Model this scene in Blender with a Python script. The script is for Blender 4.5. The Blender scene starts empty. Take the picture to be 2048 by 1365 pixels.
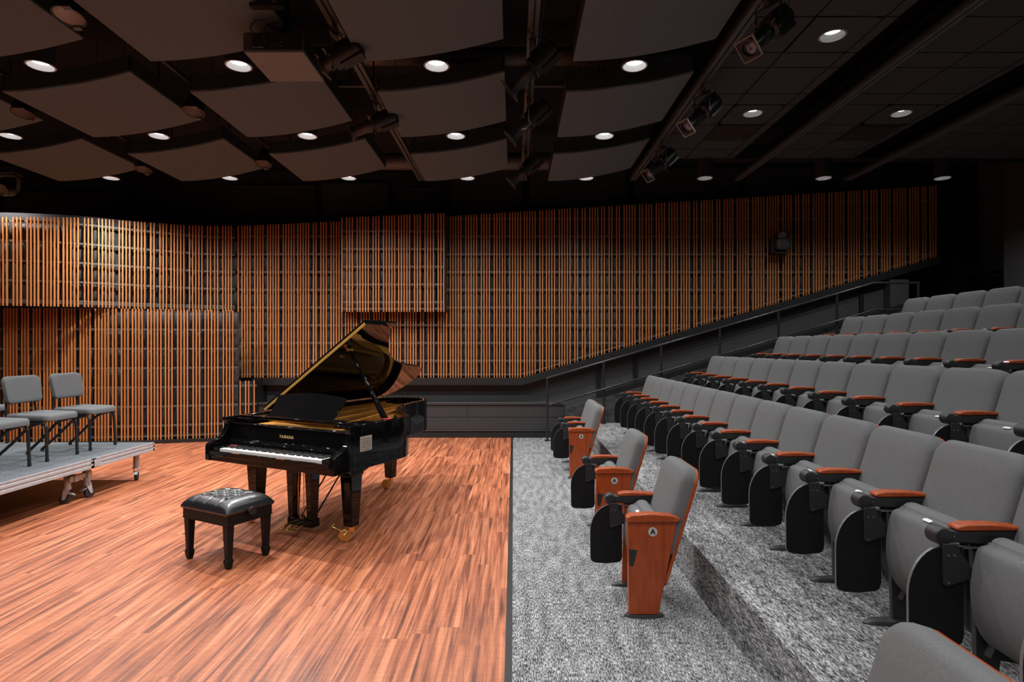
import bpy, math, random
from mathutils import Vector, Matrix
sc = bpy.context.scene
C = sc.collection
PI = math.pi

# ---------------------------------------------------------------- camera, world, exposure
cam_d = bpy.data.cameras.new('camera')
cam = bpy.data.objects.new('camera', cam_d); C.objects.link(cam)
cam.location = (0, 0, 1.68); cam.rotation_euler = (PI/2, 0, 0)
cam_d.sensor_width = 36; cam_d.lens = 36*1170/2048
cam_d.shift_x = -3/2048; cam_d.shift_y = 10.5/2048
cam_d.clip_start = 0.05; cam_d.clip_end = 100
sc.camera = cam
w = bpy.data.worlds.new('world'); sc.world = w; w.use_nodes = True
w.node_tree.nodes['Background'].inputs[0].default_value = (0.8, 0.85, 1, 1)
w.node_tree.nodes['Background'].inputs[1].default_value = 0.0
sc.view_settings.view_transform = 'Standard'; sc.view_settings.look = 'None'
sc.view_settings.gamma = 1; sc.view_settings.exposure = 1.0
sc.cycles.use_denoising = True
sc.cycles.max_bounces = 8; sc.cycles.glossy_bounces = 4; sc.cycles.diffuse_bounces = 5
sc.cycles.sample_clamp_indirect = 4
sc.cycles.caustics_reflective = False; sc.cycles.caustics_refractive = False
SPOT_W = 80.0            # power of every downlight
DL_X = [-0.73 + 1.88*i for i in range(-4, 5)]
DL_Y = [9.26 - 1.852*j for j in range(0, 7)]

# ---------------------------------------------------------------- materials
MATS = {}
def mat(name, col, rough=0.5, metal=0.0, spec=0.5, bump=None, noise=None, coat=0.0, emit=None):
    """bump=(scale,strength); noise=(scale,amount) modulates the colour"""
    m = bpy.data.materials.new(name); m.use_nodes = True; MATS[name] = m
    nt = m.node_tree; b = nt.nodes['Principled BSDF']
    b.inputs['Base Color'].default_value = (*col, 1)
    b.inputs['Roughness'].default_value = rough
    b.inputs['Metallic'].default_value = metal
    b.inputs['Specular IOR Level'].default_value = spec
    b.inputs['Coat Weight'].default_value = coat
    b.inputs['Coat Roughness'].default_value = 0.03
    if emit:
        b.inputs['Emission Color'].default_value = (*emit[0], 1); b.inputs['Emission Strength'].default_value = emit[1]
    tc = nt.nodes.new('ShaderNodeTexCoord')
    if noise is None: noise = (6.0, 0.06)
    n = nt.nodes.new('ShaderNodeTexNoise'); n.inputs['Scale'].default_value = noise[0]; n.inputs['Detail'].default_value = 3
    nt.links.new(tc.outputs['Object'], n.inputs['Vector'])
    mr = nt.nodes.new('ShaderNodeMapRange'); mr.inputs[1].default_value = 0.3; mr.inputs[2].default_value = 0.7
    mr.inputs[3].default_value = 1-noise[1]; mr.inputs[4].default_value = 1+noise[1]
    nt.links.new(n.outputs[0], mr.inputs[0])
    mx = nt.nodes.new('ShaderNodeVectorMath'); mx.operation = 'SCALE'; mx.inputs[0].default_value = col
    nt.links.new(mr.outputs[0], mx.inputs['Scale']); nt.links.new(mx.outputs[0], b.inputs['Base Color'])
    if bump:
        n2 = nt.nodes.new('ShaderNodeTexNoise'); n2.inputs['Scale'].default_value = bump[0]; n2.inputs['Detail'].default_value = 4
        nt.links.new(tc.outputs['Object'], n2.inputs['Vector'])
        bp = nt.nodes.new('ShaderNodeBump'); bp.inputs['Strength'].default_value = bump[1]; bp.inputs['Distance'].default_value = 0.01
        nt.links.new(n2.outputs[0], bp.inputs['Height']); nt.links.new(bp.outputs[0], b.inputs['Normal'])
    return m

def ramp(nt, stops):
    r = nt.nodes.new('ShaderNodeValToRGB'); e = r.color_ramp.elements
    while len(e) < len(stops): e.new(0.5)
    for el, (p, c) in zip(e, stops): el.position = p; el.color = (*c, 1)
    return r
def mapped(nt, scale, src='Object'):
    tc = nt.nodes.new('ShaderNodeTexCoord'); mp = nt.nodes.new('ShaderNodeMapping')
    mp.inputs['Scale'].default_value = scale; nt.links.new(tc.outputs[src], mp.inputs['Vector']); return mp
def mathn(nt, op, a, b=None):
    n = nt.nodes.new('ShaderNodeMath'); n.operation = op
    for i, v in enumerate((a, b)):
        if v is None: continue
        if isinstance(v, (int, float)): n.inputs[i].default_value = v
        else: nt.links.new(v, n.inputs[i])
    return n.outputs[0]
def mixc(nt, fac, a, b, kind='MIX'):
    n = nt.nodes.new('ShaderNodeMix'); n.data_type = 'RGBA'; n.blend_type = kind
    for i, v in ((0, fac), (6, a), (7, b)):
        if isinstance(v, (int, float)): n.inputs[i].default_value = v
        elif isinstance(v, tuple): n.inputs[i].default_value = (*v, 1)
        else: nt.links.new(v, n.inputs[i])
    return n.outputs[2]

def wood_floor_mat():
    m = mat('stage_wood', (0.4, 0.15, 0.07), 0.38, spec=0.4); nt = m.node_tree; b = nt.nodes['Principled BSDF']
    tc = nt.nodes.new('ShaderNodeTexCoord'); sep = nt.nodes.new('ShaderNodeSeparateXYZ'); nt.links.new(tc.outputs['Object'], sep.inputs[0])
    PW = 0.152
    xi = mathn(nt, 'FLOOR', mathn(nt, 'DIVIDE', sep.outputs[0], PW))
    wn = nt.nodes.new('ShaderNodeTexWhiteNoise'); wn.noise_dimensions = '1D'; nt.links.new(xi, wn.inputs['W'])
    off = mathn(nt, 'MULTIPLY', wn.outputs[0], 5.0)
    yy = mathn(nt, 'DIVIDE', mathn(nt, 'ADD', sep.outputs[1], off), 1.22)
    yi = mathn(nt, 'FLOOR', yy)
    cb = nt.nodes.new('ShaderNodeCombineXYZ'); nt.links.new(xi, cb.inputs[0]); nt.links.new(yi, cb.inputs[1])
    wn2 = nt.nodes.new('ShaderNodeTexWhiteNoise'); wn2.noise_dimensions = '3D'; nt.links.new(cb.outputs[0], wn2.inputs['Vector'])
    # stretched grain, shifted per plank
    cb2 = nt.nodes.new('ShaderNodeCombineXYZ')
    nt.links.new(mathn(nt, 'MULTIPLY', sep.outputs[0], 26.0), cb2.inputs[0])
    nt.links.new(mathn(nt, 'MULTIPLY', sep.outputs[1], 0.95), cb2.inputs[1])
    nt.links.new(mathn(nt, 'MULTIPLY', wn2.outputs[0], 31.0), cb2.inputs[2])
    n1 = nt.nodes.new('ShaderNodeTexNoise'); n1.inputs['Scale'].default_value = 1.0; n1.inputs['Detail'].default_value = 7
    n1.inputs['Roughness'].default_value = 0.62; n1.inputs['Distortion'].default_value = 0.6
    nt.links.new(cb2.outputs[0], n1.inputs['Vector'])
    r1 = ramp(nt, [(0.30, (0.085, 0.030, 0.020)), (0.42, (0.25, 0.072, 0.034)), (0.54, (0.43, 0.142, 0.066)), (0.72, (0.66, 0.26, 0.135))])
    nt.links.new(n1.outputs[0], r1.inputs[0])
    # dark streak layer
    cb3 = nt.nodes.new('ShaderNodeCombineXYZ')
    nt.links.new(mathn(nt, 'MULTIPLY', sep.outputs[0], 48.0), cb3.inputs[0])
    nt.links.new(mathn(nt, 'MULTIPLY', sep.outputs[1], 1.5), cb3.inputs[1])
    n3 = nt.nodes.new('ShaderNodeTexNoise'); n3.inputs['Scale'].default_value = 1.0; n3.inputs['Detail'].default_value = 3
    nt.links.new(cb3.outputs[0], n3.inputs['Vector'])
    r3 = ramp(nt, [(0.30, (0.22, 0.20, 0.20)), (0.44, (1, 1, 1))]); nt.links.new(n3.outputs[0], r3.inputs[0])
    c = mixc(nt, 0.8, r1.outputs[0], r3.outputs[0], 'MULTIPLY')
    # fine cross sheen
    n4 = nt.nodes.new('ShaderNodeTexNoise'); n4.inputs['Scale'].default_value = 1.0; n4.inputs['Detail'].default_value = 2
    nt.links.new(mapped(nt, (9, 45, 1)).outputs[0], n4.inputs['Vector'])
    r4 = ramp(nt, [(0.35, (0.92, 0.92, 0.92)), (0.65, (1.08, 1.07, 1.06))]); nt.links.new(n4.outputs[0], r4.inputs[0])
    c = mixc(nt, 1.0, c, r4.outputs[0], 'MULTIPLY')
    pt = nt.nodes.new('ShaderNodeMapRange'); pt.inputs[3].default_value = 0.93; pt.inputs[4].default_value = 1.06
    nt.links.new(wn2.outputs[0], pt.inputs[0])
    vm = nt.nodes.new('ShaderNodeVectorMath'); vm.operation = 'SCALE'; nt.links.new(c, vm.inputs[0]); nt.links.new(pt.outputs[0], vm.inputs['Scale'])
    # plank seams
    fx = mathn(nt, 'FRACT', mathn(nt, 'DIVIDE', sep.outputs[0], PW)); fy = mathn(nt, 'FRACT', yy)
    seam = mathn(nt, 'MAXIMUM', mathn(nt, 'LESS_THAN', fx, 0.012), mathn(nt, 'LESS_THAN', fy, 0.002))
    c = mixc(nt, mathn(nt, 'MULTIPLY', seam, 0.35), vm.outputs[0], (0.06, 0.02, 0.012))
    nt.links.new(c, b.inputs['Base Color'])
    rr = nt.nodes.new('ShaderNodeMapRange'); rr.inputs[3].default_value = 0.30; rr.inputs[4].default_value = 0.5
    nt.links.new(n1.outputs[0], rr.inputs[0]); nt.links.new(rr.outputs[0], b.inputs['Roughness'])
    return m

def carpet_mat(name, stops, sx, sy, sz=60):
    m = mat(name, (0.3, 0.3, 0.3), 0.95, spec=0.1); nt = m.node_tree; b = nt.nodes['Principled BSDF']
    n = nt.nodes.new('ShaderNodeTexNoise'); n.inputs['Scale'].default_value = 1; n.inputs['Detail'].default_value = 3; n.inputs['Roughness'].default_value = 0.7
    nt.links.new(mapped(nt, (sx, sy, sz)).outputs[0], n.inputs['Vector'])
    n2 = nt.nodes.new('ShaderNodeTexNoise'); n2.inputs['Scale'].default_value = 1; n2.inputs['Detail'].default_value = 2
    nt.links.new(mapped(nt, (sx*0.12, sy*0.12, sz*0.12)).outputs[0], n2.inputs['Vector'])
    s = mathn(nt, 'ADD', n.outputs[0], mathn(nt, 'MULTIPLY', mathn(nt, 'SUBTRACT', n2.outputs[0], 0.5), 0.22))
    r = ramp(nt, stops); nt.links.new(s, r.inputs[0]); nt.links.new(r.outputs[0], b.inputs['Base Color'])
    bp = nt.nodes.new('ShaderNodeBump'); bp.inputs['Strength'].default_value = 0.5; bp.inputs['Distance'].default_value = 0.006
    nt.links.new(n.outputs[0], bp.inputs['Height']); nt.links.new(bp.outputs[0], b.inputs['Normal'])
    return m

def streak_wood(name, lo, hi, scale, rough, coat=0.0):
    m = mat(name, hi, rough, coat=coat); nt = m.node_tree; b = nt.nodes['Principled BSDF']
    n = nt.nodes.new('ShaderNodeTexNoise'); n.inputs['Scale'].default_value = 1; n.inputs['Detail'].default_value = 5
    nt.links.new(mapped(nt, scale).outputs[0], n.inputs['Vector'])
    r = ramp(nt, [(0.3, lo), (0.7, hi)]); nt.links.new(n.outputs[0], r.inputs[0]); nt.links.new(r.outputs[0], b.inputs['Base Color'])
    return m

def slat_mat():
    m = mat('slat_wood', (0.5, 0.2, 0.07), 0.45); nt = m.node_tree; b = nt.nodes['Principled BSDF']
    n = nt.nodes.new('ShaderNodeTexNoise'); n.inputs['Scale'].default_value = 1; n.inputs['Detail'].default_value = 2
    nt.links.new(mapped(nt, (14, 14, 0.25)).outputs[0], n.inputs['Vector'])
    r = ramp(nt, [(0.3, (0.48, 0.168, 0.046)), (0.7, (0.62, 0.235, 0.066))])
    nt.links.new(n.outputs[0], r.inputs[0]); nt.links.new(r.outputs[0], b.inputs['Base Color'])
    return m

WOOD_FLOOR = wood_floor_mat()
CARPET = carpet_mat('heather_carpet', [(0.35, (0.018, 0.018, 0.020)), (0.45, (0.10, 0.101, 0.105)), (0.55, (0.265, 0.268, 0.275)), (0.67, (0.56, 0.57, 0.585))], 150, 34, 150)
CARPET_SHADED = carpet_mat('shaded_carpet', [(0.36, (0.010, 0.010, 0.011)), (0.50, (0.05, 0.05, 0.052)), (0.66, (0.17, 0.17, 0.175))], 60, 130, 130)  # heather carpet copy for the upright stringer, its shade put into the colour
DECK_CARPET = carpet_mat('deck_carpet', [(0.3, (0.05, 0.055, 0.062)), (0.7, (0.155, 0.168, 0.185))], 40, 90)
FABRIC = mat('seat_fabric', (0.140, 0.145, 0.149), 0.95, spec=0.12, bump=(900, 0.25), noise=(380, 0.22))
CHAIR_FAB = mat('chair_fabric', (0.105, 0.110, 0.116), 0.9, spec=0.2, bump=(800, 0.2), noise=(400, 0.15))
PLASTIC = mat('black_plastic', (0.018, 0.019, 0.021), 0.42)
TABLET = mat('tablet_laminate', (0.006, 0.006, 0.0065), 0.6, spec=0.25)
TAB_EDGE = mat('tablet_edging', (0.16, 0.165, 0.17), 0.35, metal=0.3)
RUST = streak_wood('cherry_wood', (0.27, 0.040, 0.006), (0.41, 0.072, 0.011), (30, 30, 4), 0.36, 0.08)
CASTING = mat('dark_casting', (0.03, 0.031, 0.033), 0.5)
TAG = mat('white_tag', (0.75, 0.75, 0.75), 0.4)
DISC = mat('grey_disc', (0.46, 0.47, 0.47), 0.4)
INK = mat('black_ink', (0.01, 0.01, 0.01), 0.5)
PIANO = mat('piano_lacquer', (0.0035, 0.0035, 0.004), 0.045, spec=0.3, noise=(3, 0.02))
PIANO_SATIN = mat('piano_satin', (0.006, 0.006, 0.007), 0.18)
LETTER = mat('gold_letter', (0.75, 0.55, 0.22), 0.35, metal=0.2)
HINGE = mat('hinge_gold', (0.62, 0.38, 0.09), 0.4, metal=0.35)
GOLD = mat('gold_plate', (0.62, 0.29, 0.055), 0.38, metal=0.75, noise=(9, 0.15))
BRASS = mat('brass', (0.80, 0.56, 0.18), 0.22, metal=1.0)
SOUNDBOARD = mat('soundboard_wood', (0.16, 0.075, 0.022), 0.5)
IVORY = mat('white_key', (0.82, 0.82, 0.80), 0.25)
FELT = mat('red_felt', (0.45, 0.02, 0.02), 0.9)
STEEL = mat('string_steel', (0.55, 0.5, 0.42), 0.3, metal=1)
PLAQUE = mat('plaque_metal', (0.52, 0.50, 0.44), 0.35, metal=0.4)
LEATHER = mat('black_leather', (0.010, 0.011, 0.013), 0.32, spec=0.6, bump=(60, 0.05))
SATIN_WOOD = mat('ebony_wood', (0.010, 0.010, 0.010), 0.4, spec=0.15)
ALU = mat('aluminium', (0.40, 0.43, 0.46), 0.42, metal=0.25, noise=(14, 0.08))
CHROME = mat('chrome', (0.75, 0.75, 0.75), 0.15, metal=1)
RUBBER = mat('black_rubber', (0.02, 0.02, 0.022), 0.6)
FRAME_BLK = mat('black_tube', (0.012, 0.012, 0.013), 0.35)
SLAT = slat_mat()
BATTEN = mat('grey_batten', (0.075, 0.075, 0.078), 0.6)
BACKING = mat('acoustic_backing', (0.016, 0.0165, 0.018), 0.75, noise=(3, 0.2))
PAD = mat('acoustic_pad', (0.034, 0.036, 0.040), 0.62, noise=(6, 0.15))
WALL_BLK = mat('black_wall_paint', (0.0125, 0.0145, 0.0165), 0.85, noise=(2, 0.2))
WALL_GRY = mat('dark_grey_wall', (0.052, 0.053, 0.057), 0.8, bump=(60, 0.3), noise=(90, 0.25))
WALL_PAN = mat('grey_panel', (0.028, 0.028, 0.029), 0.6, noise=(20, 0.1))
TRIM = mat('black_trim', (0.010, 0.010, 0.011), 0.45)
TRIM_EDGE = mat('grey_trim_edge', (0.16, 0.165, 0.17), 0.4, metal=0.4)
CLOUD = mat('cloud_fabric', (0.112, 0.138, 0.152), 0.95, spec=0.1, bump=(220, 0.4), noise=(150, 0.22))
CLOUD_EDGE = mat('cloud_frame', (0.009, 0.012, 0.014), 0.8)
DECK_BLK = mat('ceiling_deck', (0.005, 0.007, 0.009), 0.9)
BACK_WALL = mat('back_wall_paint', (0.022, 0.025, 0.028), 0.85)
TILE = mat('ceiling_tile', (0.038, 0.041, 0.042), 0.9, noise=(120, 0.3))
METAL_BLK = mat('black_metal', (0.016, 0.016, 0.017), 0.4, metal=0.2)
METAL_GRY = mat('track_metal', (0.085, 0.097, 0.103), 0.45, metal=0.3)
COPPERISH = mat('aluminium_barrel', (0.16, 0.14, 0.13), 0.35, metal=0.7)
LENS = mat('lens_glass', (0.05, 0.06, 0.12), 0.08, spec=1.0)
PINKLENS = mat('fixture_reflector', (0.22, 0.21, 0.20), 0.4, metal=0.1)
REFLECTOR = mat('downlight_reflector', (0.30, 0.305, 0.31), 0.4)
DL_EMIT = mat('downlight_lens', (1, 1, 1), 0.5, emit=((1.0, 0.985, 0.96), 6.0))
RAIL = mat('rail_steel', (0.035, 0.035, 0.037), 0.28, metal=0.4)
PROJ = mat('projector_white', (0.14, 0.155, 0.17), 0.5)
PROJ_DK = mat('projector_dark', (0.05, 0.055, 0.06), 0.4)
DUCT = mat('duct_metal', (0.085, 0.080, 0.076), 0.5, metal=0.3)

# ---------------------------------------------------------------- mesh builder
class MB:
    def __init__(s, M=None): s.v = []; s.f = []; s.M = M
    def add(s, vs, fs, M=None):
        n = len(s.v)
        for v in vs:
            v = Vector(v)
            if M is not None: v = M @ v
            if s.M is not None: v = s.M @ v
            s.v.append(v)
        s.f += [tuple(i+n for i in f) for f in fs]
    def box(s, x0, x1, y0, y1, z0, z1, M=None):
        s.add([(x0,y0,z0),(x1,y0,z0),(x1,y1,z0),(x0,y1,z0),(x0,y0,z1),(x1,y0,z1),(x1,y1,z1),(x0,y1,z1)],
              [(0,3,2,1),(4,5,6,7),(0,1,5,4),(1,2,6,5),(2,3,7,6),(3,0,4,7)], M)
    def cyl(s, p0, p1, r0, r1=None, n=16, cap=True):
        s.tube([p0, p1], [r0, r0 if r1 is None else r1], n, cap)
    def tube(s, pts, r, n=12, cap=True, flat=None):
        pts = [Vector(p) for p in pts]; k = len(pts)
        rs = r if isinstance(r, (list, tuple)) else [r]*k
        vs = []; fs = []; up = None
        for i, p in enumerate(pts):
            t = (pts[min(i+1, k-1)] - pts[max(i-1, 0)]).normalized()
            if up is None: up = Vector((0,0,1)) if abs(t.z) < 0.9 else Vector((1,0,0))
            a = t.cross(up); a.normalize(); bb = a.cross(t); up = bb
            for j in range(n):
                q = 2*PI*j/n + (PI/n if n == 4 else 0)
                vs.append(p + (a*math.cos(q) + bb*math.sin(q))*rs[i])
        for i in range(k-1):
            for j in range(n):
                j2 = (j+1) % n
                fs.append((i*n+j, i*n+j2, (i+1)*n+j2, (i+1)*n+j))
        if cap: fs += [tuple(range(n))[::-1], tuple((k-1)*n+j for j in range(n))]
        s.add(vs, fs)
    def prism(s, poly, a0, a1, axis='y', M=None):
        """poly 2-D: for axis y -> (x,z); x -> (y,z); z -> (x,y)"""
        def P(p, a):
            return (p[0], a, p[1]) if axis == 'y' else (a, p[0], p[1]) if axis == 'x' else (p[0], p[1], a)
        n = len(poly)
        vs = [P(p, a0) for p in poly] + [P(p, a1) for p in poly]
        fs = [tuple(range(n)), tuple(range(2*n-1, n-1, -1))] + [(i, n+i, n+(i+1) % n, (i+1) % n) for i in range(n)]
        s.add(vs, fs, M)
    def lathe(s, prof, n=24, M=None, closed=False):
        """prof list of (r,z) about local z"""
        vs = []; fs = []
        for r, z in prof:
            for j in range(n):
                q = 2*PI*j/n; vs.append((r*math.cos(q), r*math.sin(q), z))
        for i in range(len(prof)-1):
            for j in range(n):
                j2 = (j+1) % n; fs.append((i*n+j, i*n+j2, (i+1)*n+j2, (i+1)*n+j))
        if prof[0][0] > 1e-6 and closed: fs.append(tuple(range(n))[::-1])
        if prof[-1][0] > 1e-6 and closed: fs.append(tuple((len(prof)-1)*n+j for j in range(n)))
        s.add(vs, fs, M)
    def pad(s, outline, loops, fn, back=True):
        """cushion from a closed 2-D outline; loops = (scale, thickness); fn(a,b,t)->point"""
        n = len(outline); cx = sum(p[0] for p in outline)/n; cy = sum(p[1] for p in outline)/n
        vs = []; fs = []
        for sc_, t in loops:
            for p in outline: vs.append(fn(cx+(p[0]-cx)*sc_, cy+(p[1]-cy)*sc_, t))
        for i in range(len(loops)-1):
            for j in range(n):
                j2 = (j+1) % n; fs.append((i*n+j, i*n+j2, (i+1)*n+j2, (i+1)*n+j))
        fs.append(tuple((len(loops)-1)*n+j for j in range(n)))
        if back: fs.append(tuple(range(n))[::-1])
        s.add(vs, fs)
    def build(s, name, m, parent=None, smooth=False, bevel=0.0, seg=2, subd=0):
        me = bpy.data.meshes.new(name); me.from_pydata([tuple(v) for v in s.v], [], s.f); me.update()
        import bmesh
        bm = bmesh.new(); bm.from_mesh(me)
        bmesh.ops.remove_doubles(bm, verts=bm.verts, dist=1e-6)
        bmesh.ops.recalc_face_normals(bm, faces=bm.faces)
        bm.to_mesh(me); bm.free()
        me.materials.append(m)
        o = bpy.data.objects.new(name, me); C.objects.link(o)
        if parent is not None: o.parent = parent
        if bevel:
            b = o.modifiers.new('bevel', 'BEVEL'); b.width = bevel; b.segments = seg; b.limit_method = 'ANGLE'; b.angle_limit = 0.6
        if subd:
            q = o.modifiers.new('subd', 'SUBSURF'); q.levels = subd; q.render_levels = subd
        if smooth or bevel:
            me.polygons.foreach_set('use_smooth', [True]*len(me.polygons))
            if not smooth or True:
                try: me.set_sharp_from_angle(angle=0.7)
                except Exception: pass
        return o
def tag(o, label, cat, group=None, kind=None):
    o['label'] = label; o['category'] = cat
    if group: o['group'] = group
    if kind: o['kind'] = kind
    return o
def struct(o): o['kind'] = 'structure'; return o
def empty(name, loc=(0,0,0), rz=0.0):
    o = bpy.data.objects.new(name, None); C.objects.link(o); o.location = loc; o.rotation_euler = (0,0,rz)
    o.empty_display_size = 0.1; return o
def copy_tree(o, parent=None):
    kids = [c for c in bpy.data.objects if c.parent is o] if o.name not in KIDS else KIDS[o.name]
    c = o.copy(); C.objects.link(c)
    if parent is not None: c.parent = parent
    for ch in kids: copy_tree(ch, c)
    return c
KIDS = {}
def rrect(x0, x1, y0, y1, r, n=5, rb=None):
    """rounded rectangle, counter-clockwise; rb = radius of the lower corners"""
    rb = r if rb is None else rb; pts = []
    for cx, cy, a0, rr in ((x1-r, y1-r, 0, r), (x0+r, y1-r, 90, r), (x0+rb, y0+rb, 180, rb), (x1-rb, y0+rb, 270, rb)):
        for i in range(n+1):
            a = math.radians(a0 + 90*i/n); pts.append((cx + rr*math.cos(a), cy + rr*math.sin(a)))
    return pts
def catmull(pts, k=6, closed=False):
    out = []; n = len(pts)
    rng = range(n) if closed else range(n-1)
    for i in rng:
        g = (lambda j: pts[j % n]) if closed else (lambda j: pts[min(max(j, 0), n-1)])
        p0, p1, p2, p3 = g(i-1), g(i), g(i+1), g(i+2)
        for s_ in range(k):
            t = s_/k
            out.append(tuple(0.5*((2*b)+(-a+c)*t+(2*a-5*b+4*c-d)*t*t+(-a+3*b-3*c+d)*t**3) for a, b, c, d in zip(p0, p1, p2, p3)))
    if not closed: out.append(tuple(pts[-1]))
    return out
def text_mesh(txt, size, thick, M, name, m, parent, sx=1.0, spacing=1.0, bold=0.0):
    cu = bpy.data.curves.new(name, 'FONT'); cu.body = txt; cu.size = size; cu.align_x = 'CENTER'; cu.align_y = 'CENTER'
    cu.extrude = thick; cu.space_character = spacing; cu.offset = bold
    to = bpy.data.objects.new(name+'_tmp', cu); C.objects.link(to)
    dg = bpy.context.evaluated_depsgraph_get(); me = bpy.data.meshes.new_from_object(to.evaluated_get(dg))
    bpy.data.objects.remove(to); me.transform(M @ Matrix.Diagonal((sx, 1, 1, 1))); me.materials.clear(); me.materials.append(m); me.name = name
    o = bpy.data.objects.new(name, me); C.objects.link(o)
    if parent: o.parent = parent
    return o
def dirM(p, d, roll=0.0):
    """matrix whose local z points along d, origin p"""
    q = Vector(d).normalized().to_track_quat('Z', 'Y')
    return Matrix.Translation(p) @ q.to_matrix().to_4x4() @ Matrix.Rotation(roll, 4, 'Z')
ORD = ['first','second','third','fourth','fifth','sixth','seventh','eighth','ninth','tenth','eleventh','twelfth','thirteenth','fourteenth','fifteenth','sixteenth']
# ================================================================ the room
def sbox(name, m, *b, bevel=0):
    q = MB(); q.box(*b); return struct(q.build(name, m, bevel=bevel))
sbox('floor', WOOD_FLOOR, -10.5, -0.046, -4, 10.74, -0.1, 0)
ROW_X0, ROW_S, TIER, RISER0 = 0.675, 1.05, 0.304, 1.25
q = MB(); poly = [(-0.0086, -0.1), (-0.0086, 0.0)]
for i in range(1, 6):
    x = RISER0 + ROW_S*(i-1); poly += [(x, TIER*(i-1)), (x, TIER*i)]
poly += [(8.9, TIER*5), (8.9, -0.1)]
q.prism(poly, -4, 10.5); q.box(-0.0086, 0.93, 10.5, 10.74, -0.1, 0.0)
struct(q.build('floor', CARPET))
sbox('trim_1', TRIM_EDGE if False else TRIM, -0.046, -0.0086, -4, 10.74, -0.1, 0.004)
sbox('wall_left', WALL_BLK, -10.6, -10.5, -4, 12.2, 0, 5.6)
sbox('wall_near', WALL_BLK, -10.5, 8.9, -4.1, -4, 0, 5.6)
sbox('wall_back', BACK_WALL, -10.5, 9.0, 12.1, 12.2, 0, 5.6)
sbox('ceiling', DECK_BLK, -10.5, 9.0, -4, 12.2, 5.3, 5.4)
q = MB(); q.box(8.9, 9.0, -4, 12.1, 0, 5.3); struct(q.build('wall_right', WALL_GRY))
# grey wall under the slats and behind the railing
q = MB(); q.box(-4.72, 7.4, 11.15, 11.22, 0.0, 3.0)
struct(q.build('wall_far', WALL_GRY))
q = MB()
for x in (1.62, 2.32, 6.62): q.box(x-0.04, x+0.04, 11.12, 11.152, 0, 1.35+max(0, x-0.2)*0.29)
struct(q.build('trim_2', TRIM))
# low panelled wall at the end of the stage
q = MB(); q.box(-4.70, 0.93, 10.78, 11.15, 0, 0.625); q.box(-4.70, 0.93, 10.745, 10.78, 0.60, 0.634)
struct(q.build('wall_low', WALL_PAN, bevel=0.003))
q = MB()
xs = [-4.70, -3.3, -0.85, 0.93]
for a, b in zip(xs[:-1], xs[1:]): q.box(a+0.004, b-0.004, 10.765, 10.785, 0.375, 0.595)
xs = [-4.70, -2.1, 0.93]
for a, b in zip(xs[:-1], xs[1:]): q.box(a+0.004, b-0.004, 10.755, 10.785, 0.14, 0.365)
struct(q.build('trim_3', WALL_PAN, bevel=0.002))
sbox('trim_4', TRIM_EDGE, -4.70, 0.93, 10.742, 10.786, 0.126, 0.133)
sbox('trim_5', TRIM_EDGE, -4.70, 0.93, 10.738, 10.786, 0.634, 0.642)
sbox('baseboard_far', TRIM, -4.70, 0.93, 10.735, 10.786, 0.0, 0.055)
# carpeted stringer wall beside the stairs, black curb on top
q = MB(); q.prism([(0.93, 0), (0.93, 0.56), (7.2, 2.385), (8.9, 2.385), (8.9, 0)], 10.5, 10.62); struct(q.build('wall_stair', CARPET_SHADED))
q = MB(); q.prism([(1.55, 0.83), (1.55, 0.745), (7.2, 2.39), (8.9, 2.39), (8.9, 2.475), (7.2, 2.475)], 10.52, 10.74); struct(q.build('trim_6', TRIM))

# ---------------------------------------------------------------- slat screens
def zt(x):
    P = [(-10, 3.64), (-8.3, 3.76), (-6.2, 3.89), (-1.27, 4.12), (8, 4.70), (9, 4.76)]
    for (a, za), (b, zb) in zip(P[:-1], P[1:]):
        if x <= b: return za + (zb-za)*(x-a)/(b-a)
    return P[-1][1]
def plan(px_d): return catmull([((u-1027)*d/1170, d) for u, d in px_d], 10)
def walk(path, step_fn):
    """yield (x, y, tx, ty) along a plan polyline at increasing arc lengths"""
    L = [0]
    for a, b in zip(path[:-1], path[1:]): L.append(L[-1] + math.dist(a, b))
    s = 0.01; i = 0
    while s < L[-1]:
        while L[i+1] < s: i += 1
        t = (s-L[i])/(L[i+1]-L[i]); a, b = path[i], path[i+1]; d = L[i+1]-L[i]
        yield a[0]+(b[0]-a[0])*t, a[1]+(b[1]-a[1])*t, (b[0]-a[0])/d, (b[1]-a[1])/d
        s += step_fn()
def slat_pattern(seed):
    R = random.Random(seed); st = {'n': 0}
    def f():
        if st['n'] <= 0: st['n'] = R.choice([1, 2, 3, 3, 4, 4]); return 0.090 if R.random() < 0.75 else 0.072
        st['n'] -= 1; return 0.0505
    return f
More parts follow.
